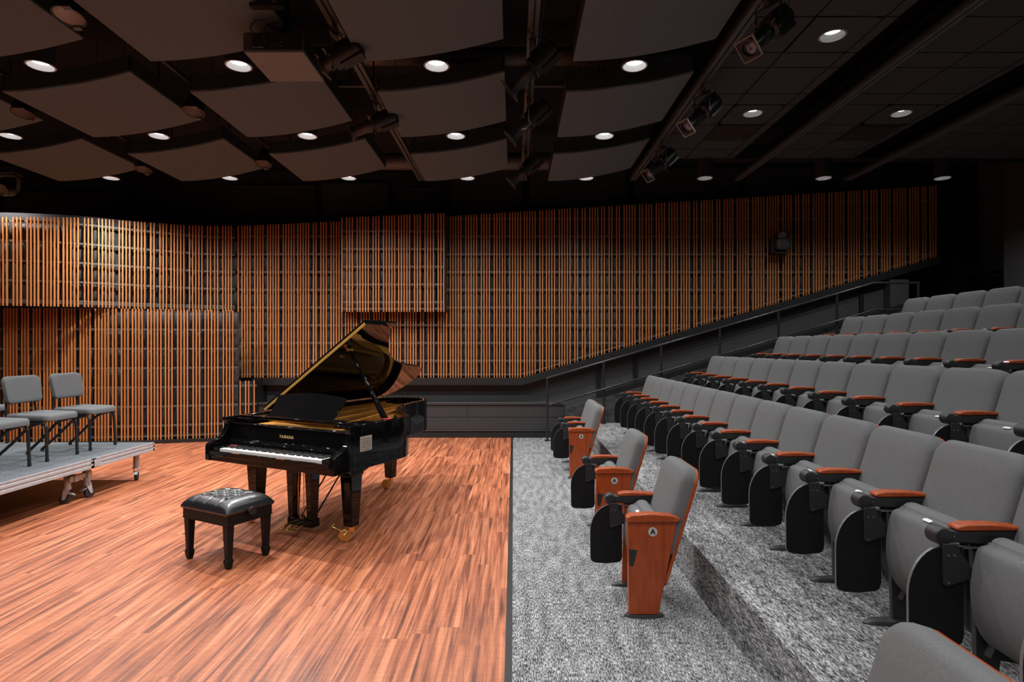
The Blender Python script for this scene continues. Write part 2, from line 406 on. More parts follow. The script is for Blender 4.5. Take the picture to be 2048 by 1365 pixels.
def screen(path, zb, ztop, seed, label, levels, pads=True, backtop=0.0, ends=()):
    root = empty('slat_screen', (0, 0, 0)); tag(root, label, 'slat wall', kind=None)
    q = MB(); wd = 0.0088; dp = 0.024
    for x, y, tx, ty in walk(path, slat_pattern(seed)):
        nx, ny = -ty, tx
        vs = []
        for z in (zb(x), ztop(x)):
            for a, b in ((-wd, 0), (wd, 0), (wd, dp), (-wd, dp)):
                vs.append((x+tx*a+nx*b, y+ty*a+ny*b, z))
        q.add(vs, [(0,3,2,1),(4,5,6,7),(0,1,5,4),(1,2,6,5),(2,3,7,6),(3,0,4,7)])
    q.build('slats', SLAT, root)
    pts = list(walk(path, lambda: 0.16))+[(*path[-1], *( (path[-1][0]-path[-2][0])/math.dist(path[-1], path[-2]), (path[-1][1]-path[-2][1])/math.dist(path[-1], path[-2])))]
    def strip(q, a, b, z0, z1, o0, o1):
        vs = []
        for x, y, tx, ty in (a, b):
            nx, ny = -ty, tx
            for o in (o0, o1):
                for z in (z0(x), z1(x)): vs.append((x+nx*o, y+ny*o, z))
        q.add(vs, [(0,1,5,4),(2,6,7,3),(0,4,6,2),(1,3,7,5),(0,2,3,1),(4,5,7,6)])
    q = MB()
    for a, b in zip(pts[:-1], pts[1:]):
        for z in levels:
            if min(zb(a[0]), zb(b[0])) - 0.0 < z-0.02 < max(zt(b[0]), zt(a[0]))-0.05 and z < ztop(a[0])-0.03 and z-0.02 > max(zb(a[0]), zb(b[0])):
                strip(q, a, b, lambda x: z-0.017, lambda x: z+0.017, dp+0.002, dp+0.032)
        if len(levels) > 3: strip(q, a, b, lambda x: zb(x)+0.045, lambda x: zb(x)+0.075, dp+0.002, dp+0.032)
    if len(levels) > 3: q.build('battens', BATTEN, root)
    else:
        for z in levels:
            q = MB()
            for a, b in zip(pts[:-1], pts[1:]): strip(q, a, b, lambda x: z-0.017, lambda x: z+0.017, dp+0.002, dp+0.032)
            q.build('batten', BATTEN, root)
    q = MB()
    for a, b in zip(pts[:-1], pts[1:]): strip(q, a, b, lambda x: zb(x)+0.02, lambda x: ztop(x)-0.02+backtop*max(0, min(1, (-5.8-x)/2.4)), 0.125, 0.16)
    q.build('backing', BACKING, root)
    if pads:
        q = MB(); lv = sorted(levels)
        for x, y, tx, ty in walk(path, lambda: 0.118):
            nx, ny = -ty, tx
            for z0, z1 in zip(lv[:-1], lv[1:]):
                if z0 < zb(x)-0.02 or z1 > ztop(x): continue
                w = 0.047; out = []
                for k in range(7):
                    a = PI*k/6; out.append((w*math.cos(a), z1-0.065+0.035*math.sin(a)))
                out += [(-w, z0+0.03), (w, z0+0.03)]
                q.pad(out, [(1, 0), (0.8, 0.022), (0.4, 0.030)], lambda a, b, t: (x+tx*a+nx*(0.124-t), y+ty*a+ny*(0.124-t), b), back=False)
        q.build('acoustic_pads', PAD, root, smooth=True)
    return root
LV = [1.075+0.334*k for k in range(0, 12)]
# bottom edge of the main screen: level over the stage, rising with the seating
def zdiag(x): return 1.09 if x < 0.17 else 1.09 + (x-0.17)*0.2915
main_path = [((475-1027)*10.98/1170, 10.98)] + [(-5.18+0.2*k, 10.98) for k in range(1, 66)] + [(7.98, 10.98)]
screen(main_path, zdiag, zt, 11, 'wide straight wall of vertical orange wood slats whose bottom edge climbs above the railing', LV)
up = plan([(-70, 9.28), (0, 9.42), (90, 9.58), (175, 9.80), (260, 10.18), (350, 10.60), (410, 10.84), (468, 10.93)])
screen(up, lambda x: 2.335, zt, 12, 'upper curved wall of orange wood slats overhanging the left end of the stage', [2.43+0.322*k for k in range(0, 5)], backtop=0.12)
low = plan([(-90, 9.86), (0, 9.88), (100, 9.91), (200, 9.98), (300, 10.10), (400, 10.30), (475, 10.48)])
screen(low, lambda x: 0.06, lambda x: 2.325, 13, 'lower curved wall of orange wood slats reaching the floor behind the platform', [0.30+0.334*k for k in range(0, 7)])
low2 = plan([(479, 10.50), (513, 10.60)])
screen(low2, lambda x: 0.06, lambda x: 1.06, 14, 'short strip of orange wood slats beside the dark recess left of the piano', [0.30+0.334*k for k in range(0, 3)], pads=False)
box = [(-3.15+0.21*k, 10.70) for k in range(0, 10)]
screen(box, lambda x: 2.31, zt, 15, 'raised box of orange wood slats standing proud of the wall above the open piano lid', [2.49+0.325*k for k in range(0, 5)])
q = MB(); q.box(-3.17, -1.25, 10.86, 10.97, 2.33, 3.95); q.box(-1.275, -1.255, 10.71, 10.97, 2.31, 4.1)
struct(q.build('trim_7', TRIM))
# base strip of the lower-left screen and the fascia under the main screen
q = MB()
path = plan([(-90, 9.84), (0, 9.86), (100, 9.89), (200, 9.96), (300, 10.08), (400, 10.28), (475, 10.46), (516, 10.58)])
for a, b in zip(path[:-1], path[1:]):
    q.add([(a[0], a[1]-0.03, 0), (b[0], b[1]-0.03, 0), (b[0], b[1]+0.2, 0), (a[0], a[1]+0.2, 0), (a[0], a[1]-0.03, 0.055), (b[0], b[1]-0.03, 0.055), (b[0], b[1]+0.2, 0.055), (a[0], a[1]+0.2, 0.055)],
          [(0,3,2,1),(4,5,6,7),(0,1,5,4),(2,3,7,6)])
struct(q.build('baseboard_left', TRIM))
q = MB(); q.prism([(-4.75, 0.955), (0.17, 0.955), (8.0, 3.237), (8.0, 3.372), (0.17, 1.09), (-4.75, 1.09)], 10.93, 11.14); struct(q.build('trim_8', TRIM))
q = MB(); q.box(-5.1, -4.70, 10.9, 11.34, 0, 1.0); q.box(-4.73, -4.69, 10.6, 10.95, 0, 1.09); struct(q.build('trim_9', TRIM))
# dark structure beyond and above the slats
q = MB()
for a, b in ((1.0, 2.9), (3.35, 4.85), (-0.95, 0.15), (0.32, 2.3)): pass
q.box(-1.25, 0.16, 11.9, 12.0, 3.6, 5.3); q.box(0.33, 2.28, 11.9, 12.0, 3.6, 5.3); q.box(2.45, 4.6, 11.9, 12.0, 3.6, 5.3); q.box(4.75, 7.5, 11.9, 12.0, 3.6, 5.3)
q.box(-3.9, -2.55, 11.9, 12.0, 3.6, 5.0)
o = q.build('wall_upper', mat('dark_wall_panel', (0.042, 0.043, 0.045), 0.8, noise=(30, 0.1))); struct(o)
def corrug(x0, x1, y, z0, z1, lab):
    q = MB(); z = z0; n = int((z1-z0)/0.09); out = []
    for i in range(n*4+1):
        t = i/4; ph = i % 4; out.append((y+(0.02 if ph in (0, 1) else -0.02), z0+(z1-z0)*i/(n*4)))
    out += [(12.085, z1), (12.085, z0)]
    q.prism(out, x0, x1, 'x'); o = q.build('corrugated_panel', mat('corrugated_'+str(int(abs(x0)*10)), (0.04, 0.037, 0.036), 0.6)); tag(o, lab, 'wall panel')
corrug(-5.8, -4.05, 12.0, 3.9, 5.0, 'wide dark corrugated metal panel high behind the slat wall, left of the blank panels')
corrug(-2.45, -1.55, 12.0, 3.9, 4.95, 'narrow dark corrugated metal panel high behind the slat wall near the middle')
q = MB(); q.box(-10.45, -7.9, 11.99, 12.085, 4.2, 4.85); o = q.build('acoustic_panel', mat('dark_panel_left', (0.028, 0.028, 0.029), 0.8)); tag(o, 'long dark acoustic panel on the upper wall at far left', 'wall panel')
# right-hand corner: pier, recess and shelf
q = MB(); q.box(8.55, 8.9, -4, 10.2, 1.52, 5.3); struct(q.build('wall_pier', WALL_GRY))
q = MB(); q.box(8.40, 8.9, 11.20, 12.1, 1.5, 5.3); struct(q.build('trim_10', TRIM))
q = MB(); q.box(8.55, 8.9, 10.2, 11.2, 3.02, 3.18); q.box(8.62, 8.9, 10.25, 10.8, 2.93, 3.02); struct(q.build('trim_11', TRIM))
q = MB(); q.box(7.05, 7.4, 10.95, 11.15, 1.5, 2.93); struct(q.build('trim_12', WALL_GRY))

# ---------------------------------------------------------------- hard ceiling over the seats
HCZ = 4.63
xe = [2.02, 2.7065, 3.3335, 3.46, ('s', 3.95), 3.96+0.001, 4.5965, 5.2235, 5.33, ('s', 5.76), 5.8505, 6.4865, 7.1135, 7.7405, 8.55]
ye = [-4.0, -3.4]
y = 9.2; seq = [0.46, 0.64, 0.326]; ys = [9.2, 8.74]
k = 1
while ys[-1] > -3.8: ys.append(ys[-1] - (0.64 if k % 2 else 0.316)); k += 1
ys = [max(v, -4.0) for v in ys]
q = MB(); G = 0.011
lx = [x for x in DL_X if x > 2.5]
prev = None; cells = []
for e in xe:
    if isinstance(e, tuple): prev = e[1]; continue
    if prev is not None and e-prev > 0.03: cells.append((prev, e))
    prev = e
HOLE = 0.115
for a, b in cells:
    for y1, y0 in zip(ys[:-1], ys[1:]):
        if y1-y0 < 0.05: continue
        hit = [(lx_, ly_) for lx_ in lx for ly_ in DL_Y[1:] if a < lx_ < b and y0 < ly_ < y1 and ly_ > 4.5 and lx_*1170/ly_ < 1030]
        X0, X1, Y0, Y1 = a+G, b-G, y0+G, y1-G
        if not hit: q.box(X0, X1, Y0, Y1, HCZ, HCZ+0.02); continue
        cx, cy = hit[0]; N = 32; vs = []
        for i in range(N):
            t = 2*PI*i/N; c_, s_ = math.cos(t), math.sin(t)
            vs.append((cx+HOLE*c_, cy+HOLE*s_, HCZ))
            kx = ((X1-cx) if c_ > 0 else (X0-cx))/c_ if abs(c_) > 1e-6 else 1e9
            ky = ((Y1-cy) if s_ > 0 else (Y0-cy))/s_ if abs(s_) > 1e-6 else 1e9
            r = min(kx, ky); vs.append((cx+r*c_, cy+r*s_, HCZ))
        q.add(vs, [(2*i, 2*((i+1) % N), 2*((i+1) % N)+1, 2*i+1) for i in range(N)])
        for X, Y in ((X0,Y0),(X1,Y0),(X1,Y1),(X0,Y1)): pass
struct(q.build('ceiling', TILE))
q = MB()
for a, b in ((2.0, 3.46), (3.95, 5.33), (5.76, 8.9)):
    q.box(a, b, -4, 9.2, HCZ+0.20, HCZ+0.22)
q.box(2.0, 8.9, 9.18, 9.22, HCZ, HCZ+0.22); q.box(3.3, 8.9, 9.45, 9.7, HCZ+0.1, HCZ+0.25)
struct(q.build('ceiling', TRIM))
for gx, lab in ((3.02, 'dark slotted air grille in the tiled ceiling, the left one'), (4.91, 'dark slotted air grille in the tiled ceiling, the right one')):
    g = empty('ceiling_grille', (gx, 8.08, HCZ-0.004)); tag(g, lab, 'vent')
    q = MB(); q.box(-0.30, 0.30, -0.30, 0.30, -0.004, 0.004); q.build('backing', TRIM, g)
    q = MB()
    for i in range(14): q.box(-0.27+i*0.04, -0.255+i*0.04, -0.28, 0.28, -0.014, -0.004)
    q.build('fins', mat('vent_fin', (0.035, 0.028, 0.025), 0.6) if 'vent_fin' not in MATS else MATS['vent_fin'], g)

# ---------------------------------------------------------------- downlights
def downlight(dp=0.048, em=DL_EMIT, rm=REFLECTOR):
    r = empty('downlight'); lr = 0.084 - (dp-0.04)*0.5
    q = MB(); q.lathe([(0.122, 0.0), (0.124, 0.004), (0.112, 0.004), (0.108, 0.0), (0.122, 0.0)], 32); q.build('rim', mat('downlight_rim', (0.30, 0.31, 0.32), 0.35) if 'downlight_rim' not in MATS else MATS['downlight_rim'], r, smooth=True)
    q = MB(); q.lathe([(0.110, 0.002), (0.100, dp*0.5), (lr, dp)], 32); q.build('reflector', rm, r, smooth=True)
    q = MB(); q.lathe([(0.0, dp-0.001), (lr-0.001, dp), (lr, dp+0.001)], 32); q.build('lens', em, r)
    q = MB(); q.lathe([(0.118, 0.003), (0.118, 0.30), (0.0, 0.30)], 24); q.build('housing', CLOUD_EDGE, r, smooth=True)
    q = MB(); q.cyl((0, 0, 0.29), (0, 0, 0.96 if True else 0), 0.012, n=8); q.build('stem', CLOUD_EDGE, r)
    return r
dl0 = downlight(); KIDS[dl0.name] = [c for c in bpy.data.objects if c.parent is dl0]
dl1 = downlight(0.056, DL_EMIT, mat('dark_reflector', (0.10, 0.10, 0.102), 0.4)); KIDS[dl1.name] = [c for c in bpy.data.objects if c.parent is dl1]; used1 = False
lamp_d = bpy.data.lights.new('downlight_lamp', 'SPOT'); lamp_d.energy = SPOT_W; lamp_d.spot_size = math.radians(146); lamp_d.spot_blend = 1.0
lamp_d.shadow_soft_size = 0.045; lamp_d.color = (1.0, 0.985, 0.965)
lamp_h = lamp_d.copy(); lamp_h.energy = SPOT_W*0.35      # the bank over the seats is dimmed
lamp_d.energy = SPOT_W*0.64
lamp_k = lamp_d.copy(); lamp_k.energy = SPOT_W*3.4        # the two lamps nearest the piano are turned up
KEYS = [(3, 1), (3, 2)]
lamp_w = lamp_d.copy(); lamp_w.energy = SPOT_W*1.35; lamp_g = lamp_d.copy(); lamp_g.energy = SPOT_W*3.2; lamp_wh = lamp_d.copy(); lamp_wh.energy = SPOT_W*0.62
first = True
for j, ly in enumerate(DL_Y):
    for i, x in enumerate(DL_X):
        if x > 7.5: continue
        hard = x > 2.5
        z = 4.34 if (not hard or j == 0) else HCZ-0.004
        lp = bpy.data.objects.new('downlight_lamp', (lamp_wh if j == 0 else lamp_h) if hard else lamp_k if (i, j) in KEYS else lamp_g if (i, j) == (1, 0) else lamp_w if j == 0 else lamp_d); C.objects.link(lp); lp.location = (x, ly, z-0.01)
        lp.parent = None
        if j > 3: 
            d = None
        seen = abs(x)*1170/max(ly, .1) < 1080 and ly > 4.5
        if j > 2 or abs(x)*1170/ly > 1030: continue
        n_vis = len([t for t in DL_X[:i] if t*1170/ly > -1030])
        if hard and not used1: d = dl1; used1 = True
        elif hard: d = copy_tree(dl1)
        elif first: d = dl0; first = False
        elif ly > -0.1: d = copy_tree(dl0)
        else: d = None
        if d is None: continue
        d.location = (x, ly, z)
        if hard and j > 0:
            for ch in [c for c in bpy.data.objects if c.parent is d and c.name.startswith('stem')]: bpy.data.objects.remove(ch)
        rowname = ['farthest', 'second farthest', 'third farthest', 'fourth farthest', 'fifth farthest', 'nearest'][min(j, 5)]
        where = 'recessed in the tiled ceiling' if (hard and j > 0) else 'hanging on a stem' if hard else 'between ceiling clouds'
        tag(d, 'round lit downlight %s, %s from left in the %s row' % (where, ORD[n_vis], rowname), 'downlight', 'downlights in a grid on the ceiling')
# ================================================================ theatre seats
def theatre_seat(p, end=False, far_wood=False):
    """faces -x; far arm (with the folded writing tablet) in the plane y=0, seat between y=-p and y=0"""
    r = empty('theatre_seat'); W = p-0.010; yc = -p/2; YA = -0.036; s0 = -p+0.008+(0.036 if end else 0); s1 = -0.080; sc0 = (s0+s1)/2
    th = math.radians(17.0); ct, st = math.cos(th), math.sin(th)
    def B(b0x):    # back frame: a across (y), b up the back, t towards the sitter
        return lambda a, b, t: (b0x + b*st - t*ct, a, 0.185 + b*ct + t*st)
    h = W/2
    def arch(x0, x1, y0, y1, rad, rise, n=6):
        o = rrect(x0, x1, y0, y1, rad, n, 0.03); m = (x0+x1)/2; hw = (x1-x0)/2
        return [(a, b + (rise*(1-((a-m)/hw)**2) if b > (y0+y1)/2 else 0)) for a, b in o]
    shell = arch(yc-h-0.003, yc+h+0.003, 0.0, 0.738, 0.09, 0.018)
    q = MB(); q.pad(shell, [(1, 0), (1, 0.02)], B(0.27)); q.build('back_shell', RUST, r, bevel=0.003)
    cush = arch(yc-h+0.003, yc+h-0.003, 0.19, 0.738, 0.08, 0.020)
    q = MB(); q.pad(cush, [(1, 0.018), (1.0, 0.055), (0.985, 0.078), (0.95, 0.094), (0.88, 0.104), (0.6, 0.110), (0.25, 0.112)], B(0.27))
    q.build('back_cushion', FABRIC, r, smooth=True)
    # folded seat: outer pan and cushion, both upholstered
    pan = catmull([(0.160, 0.585), (0.125, 0.572), (0.108, 0.52), (0.096, 0.45), (0.094, 0.38), (0.104, 0.30), (0.130, 0.235), (0.165, 0.190), (0.19, 0.175)], 3) + [(0.192, 0.40), (0.170, 0.598)]
    q = MB(); q.prism(pan, s0, s1); q.build('seat_pan', FABRIC, r, bevel=0.012, seg=3)
    cu = catmull([(0.172, 0.596), (0.195, 0.612), (0.235, 0.612), (0.262, 0.585), (0.272, 0.50), (0.272, 0.38), (0.262, 0.27), (0.235, 0.20), (0.196, 0.18)], 3) + [(0.194, 0.40)]
    q = MB(); q.prism(cu, s0, s1); q.build('seat_cushion', FABRIC, r, bevel=0.012, seg=3)
    q = MB(); q.pad([(a*1.0, b) for a, b in rrect(sc0-0.026, sc0+0.026, -0.0095, 0.0095, 0.0094, 4)], [(1, 0), (0.95, 0.003)], lambda a, b, t: (0.143+b*0.98, a, 0.588+b*0.35+t+0.0005))
    o = q.build('number_tag', TAG, r); o['label'] = 'small white seat number tag'
    MY = Matrix.Translation((0, YA, 0))
    # arm: hub, beam, strip
    q = MB(MY); q.tube([(0.0, -0.034, 0.612), (0.0, -0.03, 0.612), (0.0, 0.03, 0.612), (0.0, 0.034, 0.612)], [0.030, 0.037, 0.037, 0.030], 20)
    q.prism([(0.0, 0.640), (0.06, 0.632), (0.325, 0.634), (0.305, 0.566), (0.28, 0.566), (0.06, 0.585), (0.0, 0.580)], -0.026, 0.026)
    arm = q.build('armrest', PLASTIC, r, bevel=0.006)
    q = MB(MY)
    for x, z in ((0.045, 0.610), (0.0, 0.612)): q.cyl((x, -0.0275, z), (x, -0.025, z), 0.0035, n=8)
    q.build('arm_fixings', TAB_EDGE, arm)
    q = MB(MY); q.box(0.065, 0.20, -0.022, 0.0, 0.560, 0.566); q.build('under_strip', TAB_EDGE, arm)
    q = MB(MY); cap = [(0.055, 0.636), (0.062, 0.652), (0.10, 0.660), (0.20, 0.660), (0.29, 0.652), (0.325, 0.647), (0.325, 0.634), (0.07, 0.632)]
    q.prism(cap, -0.031, 0.031); q.build('arm_cap', RUST, r, bevel=0.006)
    # folded writing tablet and its hinge plate
    tb = [(-0.138, 0.20), (-0.140, 0.38)] + [(-0.140+0.150*(1-math.cos(a)), 0.38+0.195*math.sin(a)) for a in [PI/2*k/9 for k in range(1, 10)]] + [(0.082, 0.572), (0.084, 0.21), (0.076, 0.182), (0.055, 0.170), (-0.03, 0.163), (-0.10, 0.168), (-0.128, 0.178)]
    q = MB(MY); q.prism([(x*0.985-0.0005, (z-0.37)*0.988+0.37) for x, z in tb], -0.0285, -0.0135); t = q.build('writing_tablet', TABLET, r)
    q = MB(MY); q.prism(tb, -0.0270, -0.0150); q.build('tablet_edge', TAB_EDGE, t)
    br = [(-0.008, 0.585), (-0.006, 0.425), (0.004, 0.415), (0.02, 0.418)] + [(0.118-0.004*k, 0.452+0.012*k) for k in range(0, 4)] + [(0.085, 0.52), (0.062, 0.545), (0.05, 0.585)]
    q = MB(MY); q.prism(br, -0.040, -0.0285); hb = q.build('tablet_hinge', PLASTIC, r, bevel=0.002)
    q = MB(MY)
    for x, z in ((0.012, 0.54), (0.036, 0.54), (0.012, 0.43), (0.108, 0.462)): q.cyl((x, -0.0425, z), (x, -0.039, z), 0.004, n=8)
    q.build('hinge_screws', TAB_EDGE, hb)
    # standard with foot (far side)
    q = MB(MY); q.prism([(0.10, 0.575), (0.29, 0.58), (0.31, 0.56), (0.245, 0.02), (0.085, 0.02)] if far_wood else [(0.13, 0.57), (0.28, 0.58), (0.30, 0.56), (0.235, 0.02), (0.15, 0.02)], -0.012, 0.012)
    q.build('standard', RUST if far_wood else CASTING, r, bevel=0.003)
    q = MB(MY); q.pad([(0.15+0.140*math.cos(2*PI*k/24), 0.036*math.sin(2*PI*k/24)) for k in range(24)], [(1, 0), (1, 0.008), (0.86, 0.02), (0.5, 0.026)], lambda a, b, t: (a, b, t))
    q.build('foot', CASTING, r, smooth=True)
    q = MB(MY); q.cyl((0.255, -p+0.05, 0.21), (0.255, -0.03, 0.21), 0.014, n=10); q.cyl((0.25, -0.09, 0.15), (0.15, -0.09, 0.235), 0.018, n=8)
    q.prism([(0.16, 0.14), (0.27, 0.12), (0.30, 0.25), (0.22, 0.27)], -0.065, -0.03); q.build('hinge_bar', FRAME_BLK, r)
    if end:   # wooden end panel on the near side, with row letter
        y0, y1 = -p, -p+0.040
        q = MB(); q.prism([(0.040, 0.02), (0.222, 0.02), (0.338, 0.600), (0.032, 0.600)], y0, y1); pn = q.build('end_panel', RUST, r, bevel=0.003)
        q = MB(); q.prism([(0.026, 0.592), (0.022, 0.622), (0.05, 0.638), (0.17, 0.646), (0.30, 0.637), (0.355, 0.620), (0.352, 0.600), (0.33, 0.592)], y0-0.014, y1+0.014); q.build('end_arm_cap', RUST, r, bevel=0.007)
        q = MB(); q.prism([(0.038, 0.425), (0.092, 0.418), (0.066, 0.318), (0.042, 0.322)], y0-0.0015, y0+0.002); q.build('hinge_cover', PLASTIC, pn)
        q = MB(); q.cyl((0.186, y0-0.003, 0.532), (0.186, y0+0.001, 0.532), 0.0285, n=32); dsc = q.build('row_disc', DISC, pn)
        text_mesh('A', 0.044, 0.0008, Matrix.Translation((0.186, y0-0.0038, 0.532)) @ Matrix.Rotation(PI/2, 4, 'X'), 'row_letter', INK, pn, bold=0.0012)
        q = MB(); q.pad([(0.138+0.125*math.cos(2*PI*k/24), -p+0.025+0.040*math.sin(2*PI*k/24)) for k in range(24)], [(1, 0), (1, 0.008), (0.9, 0.018)], lambda a, b, t: (a, b, t)); q.build('end_foot', CASTING, r, smooth=True)
    KID(r); return r
def KID(o):
    ks = [c for c in bpy.data.objects if c.parent is o]; KIDS[o.name] = ks
    for k in ks: KID(k)
def instance(proto, loc, rz=None):
    if not proto.get('used'):
        proto['used'] = 1; o = proto
    else:
        o = proto.copy(); C.objects.link(o)
        for ch in KIDS[proto.name]:
            c = ch.copy(); C.objects.link(c); c.parent = o
            for g in KIDS[ch.name]:
                d = g.copy(); C.objects.link(d); d.parent = c
    o.location = loc
    if rz is not None: o.rotation_euler = (0, 0, rz)
    return o

sA_end = theatre_seat(0.53, end=True, far_wood=True)
sA_near = theatre_seat(0.53, end=True)
def row(i, far_y, pitch, n, proto, name, dxs=None):
    for k in range(n):      # k = 0 at the railing end
        o = instance(proto, (ROW_X0+ROW_S*i, far_y+0.036-k*pitch, TIER*i))
        tag(o, 'grey folding theatre seat with writing tablet, %s from the railing in the %s' % (ORD[k], name), 'theatre seat', 'theatre seats in the '+name)
for y, lab in ((1.70, 'grey theatre seat back at the bottom right corner, closest to the camera'),
               (4.155, 'grey front row theatre seat with orange end panel lettered A, standing alone, nearest group'),
               (5.53, 'grey front row theatre seat with orange end panel lettered A, standing alone, middle group')):
    tag(instance(sA_end, (ROW_X0, y-0.008, 0)), lab, 'theatre seat', 'theatre seats in the front row')
tag(instance(sA_near, (ROW_X0, 7.965, 0)), 'grey front row seat with orange lettered end panel, nearer of the far pair', 'theatre seat', 'theatre seats in the front row')
pB = theatre_seat(0.528); pC = theatre_seat(0.56); pE = theatre_seat(0.545)
tag(instance(pB, (ROW_X0, 8.50, 0)), 'grey front row seat beside the railing, farther of the far pair, no lettered panel', 'theatre seat', 'theatre seats in the front row')
row(1, 9.24, 0.528, 15, pB, 'second row')
row(2, 9.36, 0.562, 12, pC, 'third row')
row(3, 9.33, 0.5245, 10, pB, 'fourth row')
row(4, 9.30, 0.545, 7, pE, 'fifth row')
row(5, 9.42, 0.545, 5, pE, 'rearmost row')

# ================================================================ hand railing
r = empty('stair_railing', (0.6, 10.38, 0)); tag(r, 'black steel two-rail handrail climbing beside the seating steps', 'railing')
px = [0, 1.0, 2.02, 3.06, 4.10, 5.14, 6.58]
def rt(x): return 1.11 + (x*0.2925 if x < 5.80 else 5.80*0.2925)
def rm(x): return 0.63 + (x*0.2925 if x < 5.80 else 5.80*0.2925)
for k, x in enumerate(px):
    fl = max(0, min(5, int((x+0.6-RISER0)/ROW_S)+1)) if x+0.6 > RISER0 else 0
    q = MB(); q.cyl((x, 0, TIER*fl), (x, 0, rt(x)), 0.021, n=10); q.cyl((x, 0, TIER*fl), (x, 0, TIER*fl+0.012), 0.05, n=16)
    q.build('post', RAIL, r)
q = MB(); q.tube([(-0.01, 0, rt(0)), (5.80, 0, rt(5.8)), (6.60, 0, rt(6.6))], 0.021, 10); q.build('top_rail', RAIL, r, smooth=True)
q = MB(); q.tube([(0.03, -0.03, rm(0.03)), (5.80, -0.03, rm(5.8)), (6.60, -0.03, rm(6.6))], 0.019, 10); q.build('lower_rail', RAIL, r, smooth=True)

# ================================================================ acoustic clouds
CL_X = [-6.98, -5.10, -3.23, -1.36, 0.53]; CL_Y = [(7.73, 8.98), (5.84, 7.11), (3.95, 5.20), (2.07, 3.32)]
def cloud():
    r = empty('ceiling_cloud'); N = 16; W, D, T = 1.27, 1.26, 0.17
    prof = [(W*k/N, 0.20*(k/N)**1.8) for k in range(N+1)]
    q = MB(); q.prism(prof + [(x, z+0.022) for x, z in prof[::-1]], 0, D); q.build('fabric_panel', CLOUD, r, smooth=True)
    q = MB()
    up = [(x, z+T) for x, z in prof[::-1]]
    lo = [(x, z+0.02) for x, z in prof]
    q.prism(lo+up, 0.0, 0.02); q.prism(lo+up, D-0.02, D); q.box(0, 0.02, 0, D, 0.02, T); q.box(W-0.02, W, 0, D, 0.215, 0.2+T)
    q.build('frame', CLOUD_EDGE, r, smooth=True)
    q = MB()
    for x, y in ((0.15, 0.15), (0.15, D-0.15), (W-0.15, 0.15), (W-0.15, D-0.15)): q.cyl((x, y, 0.26), (x, y, 1.08), 0.003, n=6)
    q.build('hanging_wires', METAL_BLK, r); KID(r); return r
c0 = cloud()
rn = ['farthest', 'middle', 'near', 'nearest']
for j, (y0, y1) in enumerate(CL_Y[:3]):
    for i, x in enumerate(CL_X):
        if i == 0 and j == 2: continue
        o = instance(c0, (x, y0, 4.22)); tag(o, 'curved brown-grey acoustic ceiling cloud, %s from left in the %s row' % (ORD[i-(1 if j == 2 else 0)], rn[j]), 'acoustic panel', 'curved acoustic clouds under the ceiling')

# ================================================================ lighting tracks
for k, (x, lab) in enumerate(((-1.53, 'grey lighting track left of centre, between the projector and the middle ceiling clouds'), (0.17, 'grey lighting track at centre, running straight away overhead'), (1.98, 'grey lighting track right of centre, beside the tiled ceiling'),
                (3.72, 'bare grey lighting track in the first slot of the tiled ceiling'), (5.54, 'bare grey lighting track in the second slot of the tiled ceiling'))):
    r = empty('lighting_track', (x, 0, 4.43)); tag(r, lab, 'lighting track', 'lighting tracks')
    q = MB(); q.box(-0.048, -0.006, -1, 9.72, 0, 0.05); q.box(0.012, 0.048, -1, 9.72, 0, 0.05); q.box(-0.048, 0.048, -1, 9.72, 0.04, 0.06); q.build('rail', METAL_GRY, r)
    for yy in (1.5, 4.2, 6.4, 9.0):
        q = MB(); q.cyl((0, yy, 0.05), (0, yy, 0.88), 0.010, n=6); q.build('hanger', METAL_BLK, r)
    if k < 3:
        q = MB(); R = random.Random(k)
        pts = [(0.06+0.02*math.sin(s*1.7), s, 0.05+0.02*math.sin(s*2.9+k)) for s in [0.35*t for t in range(0, 27)]]
        q.tube(catmull(pts, 3), 0.006, 6); q.build('cable', RUBBER, r)

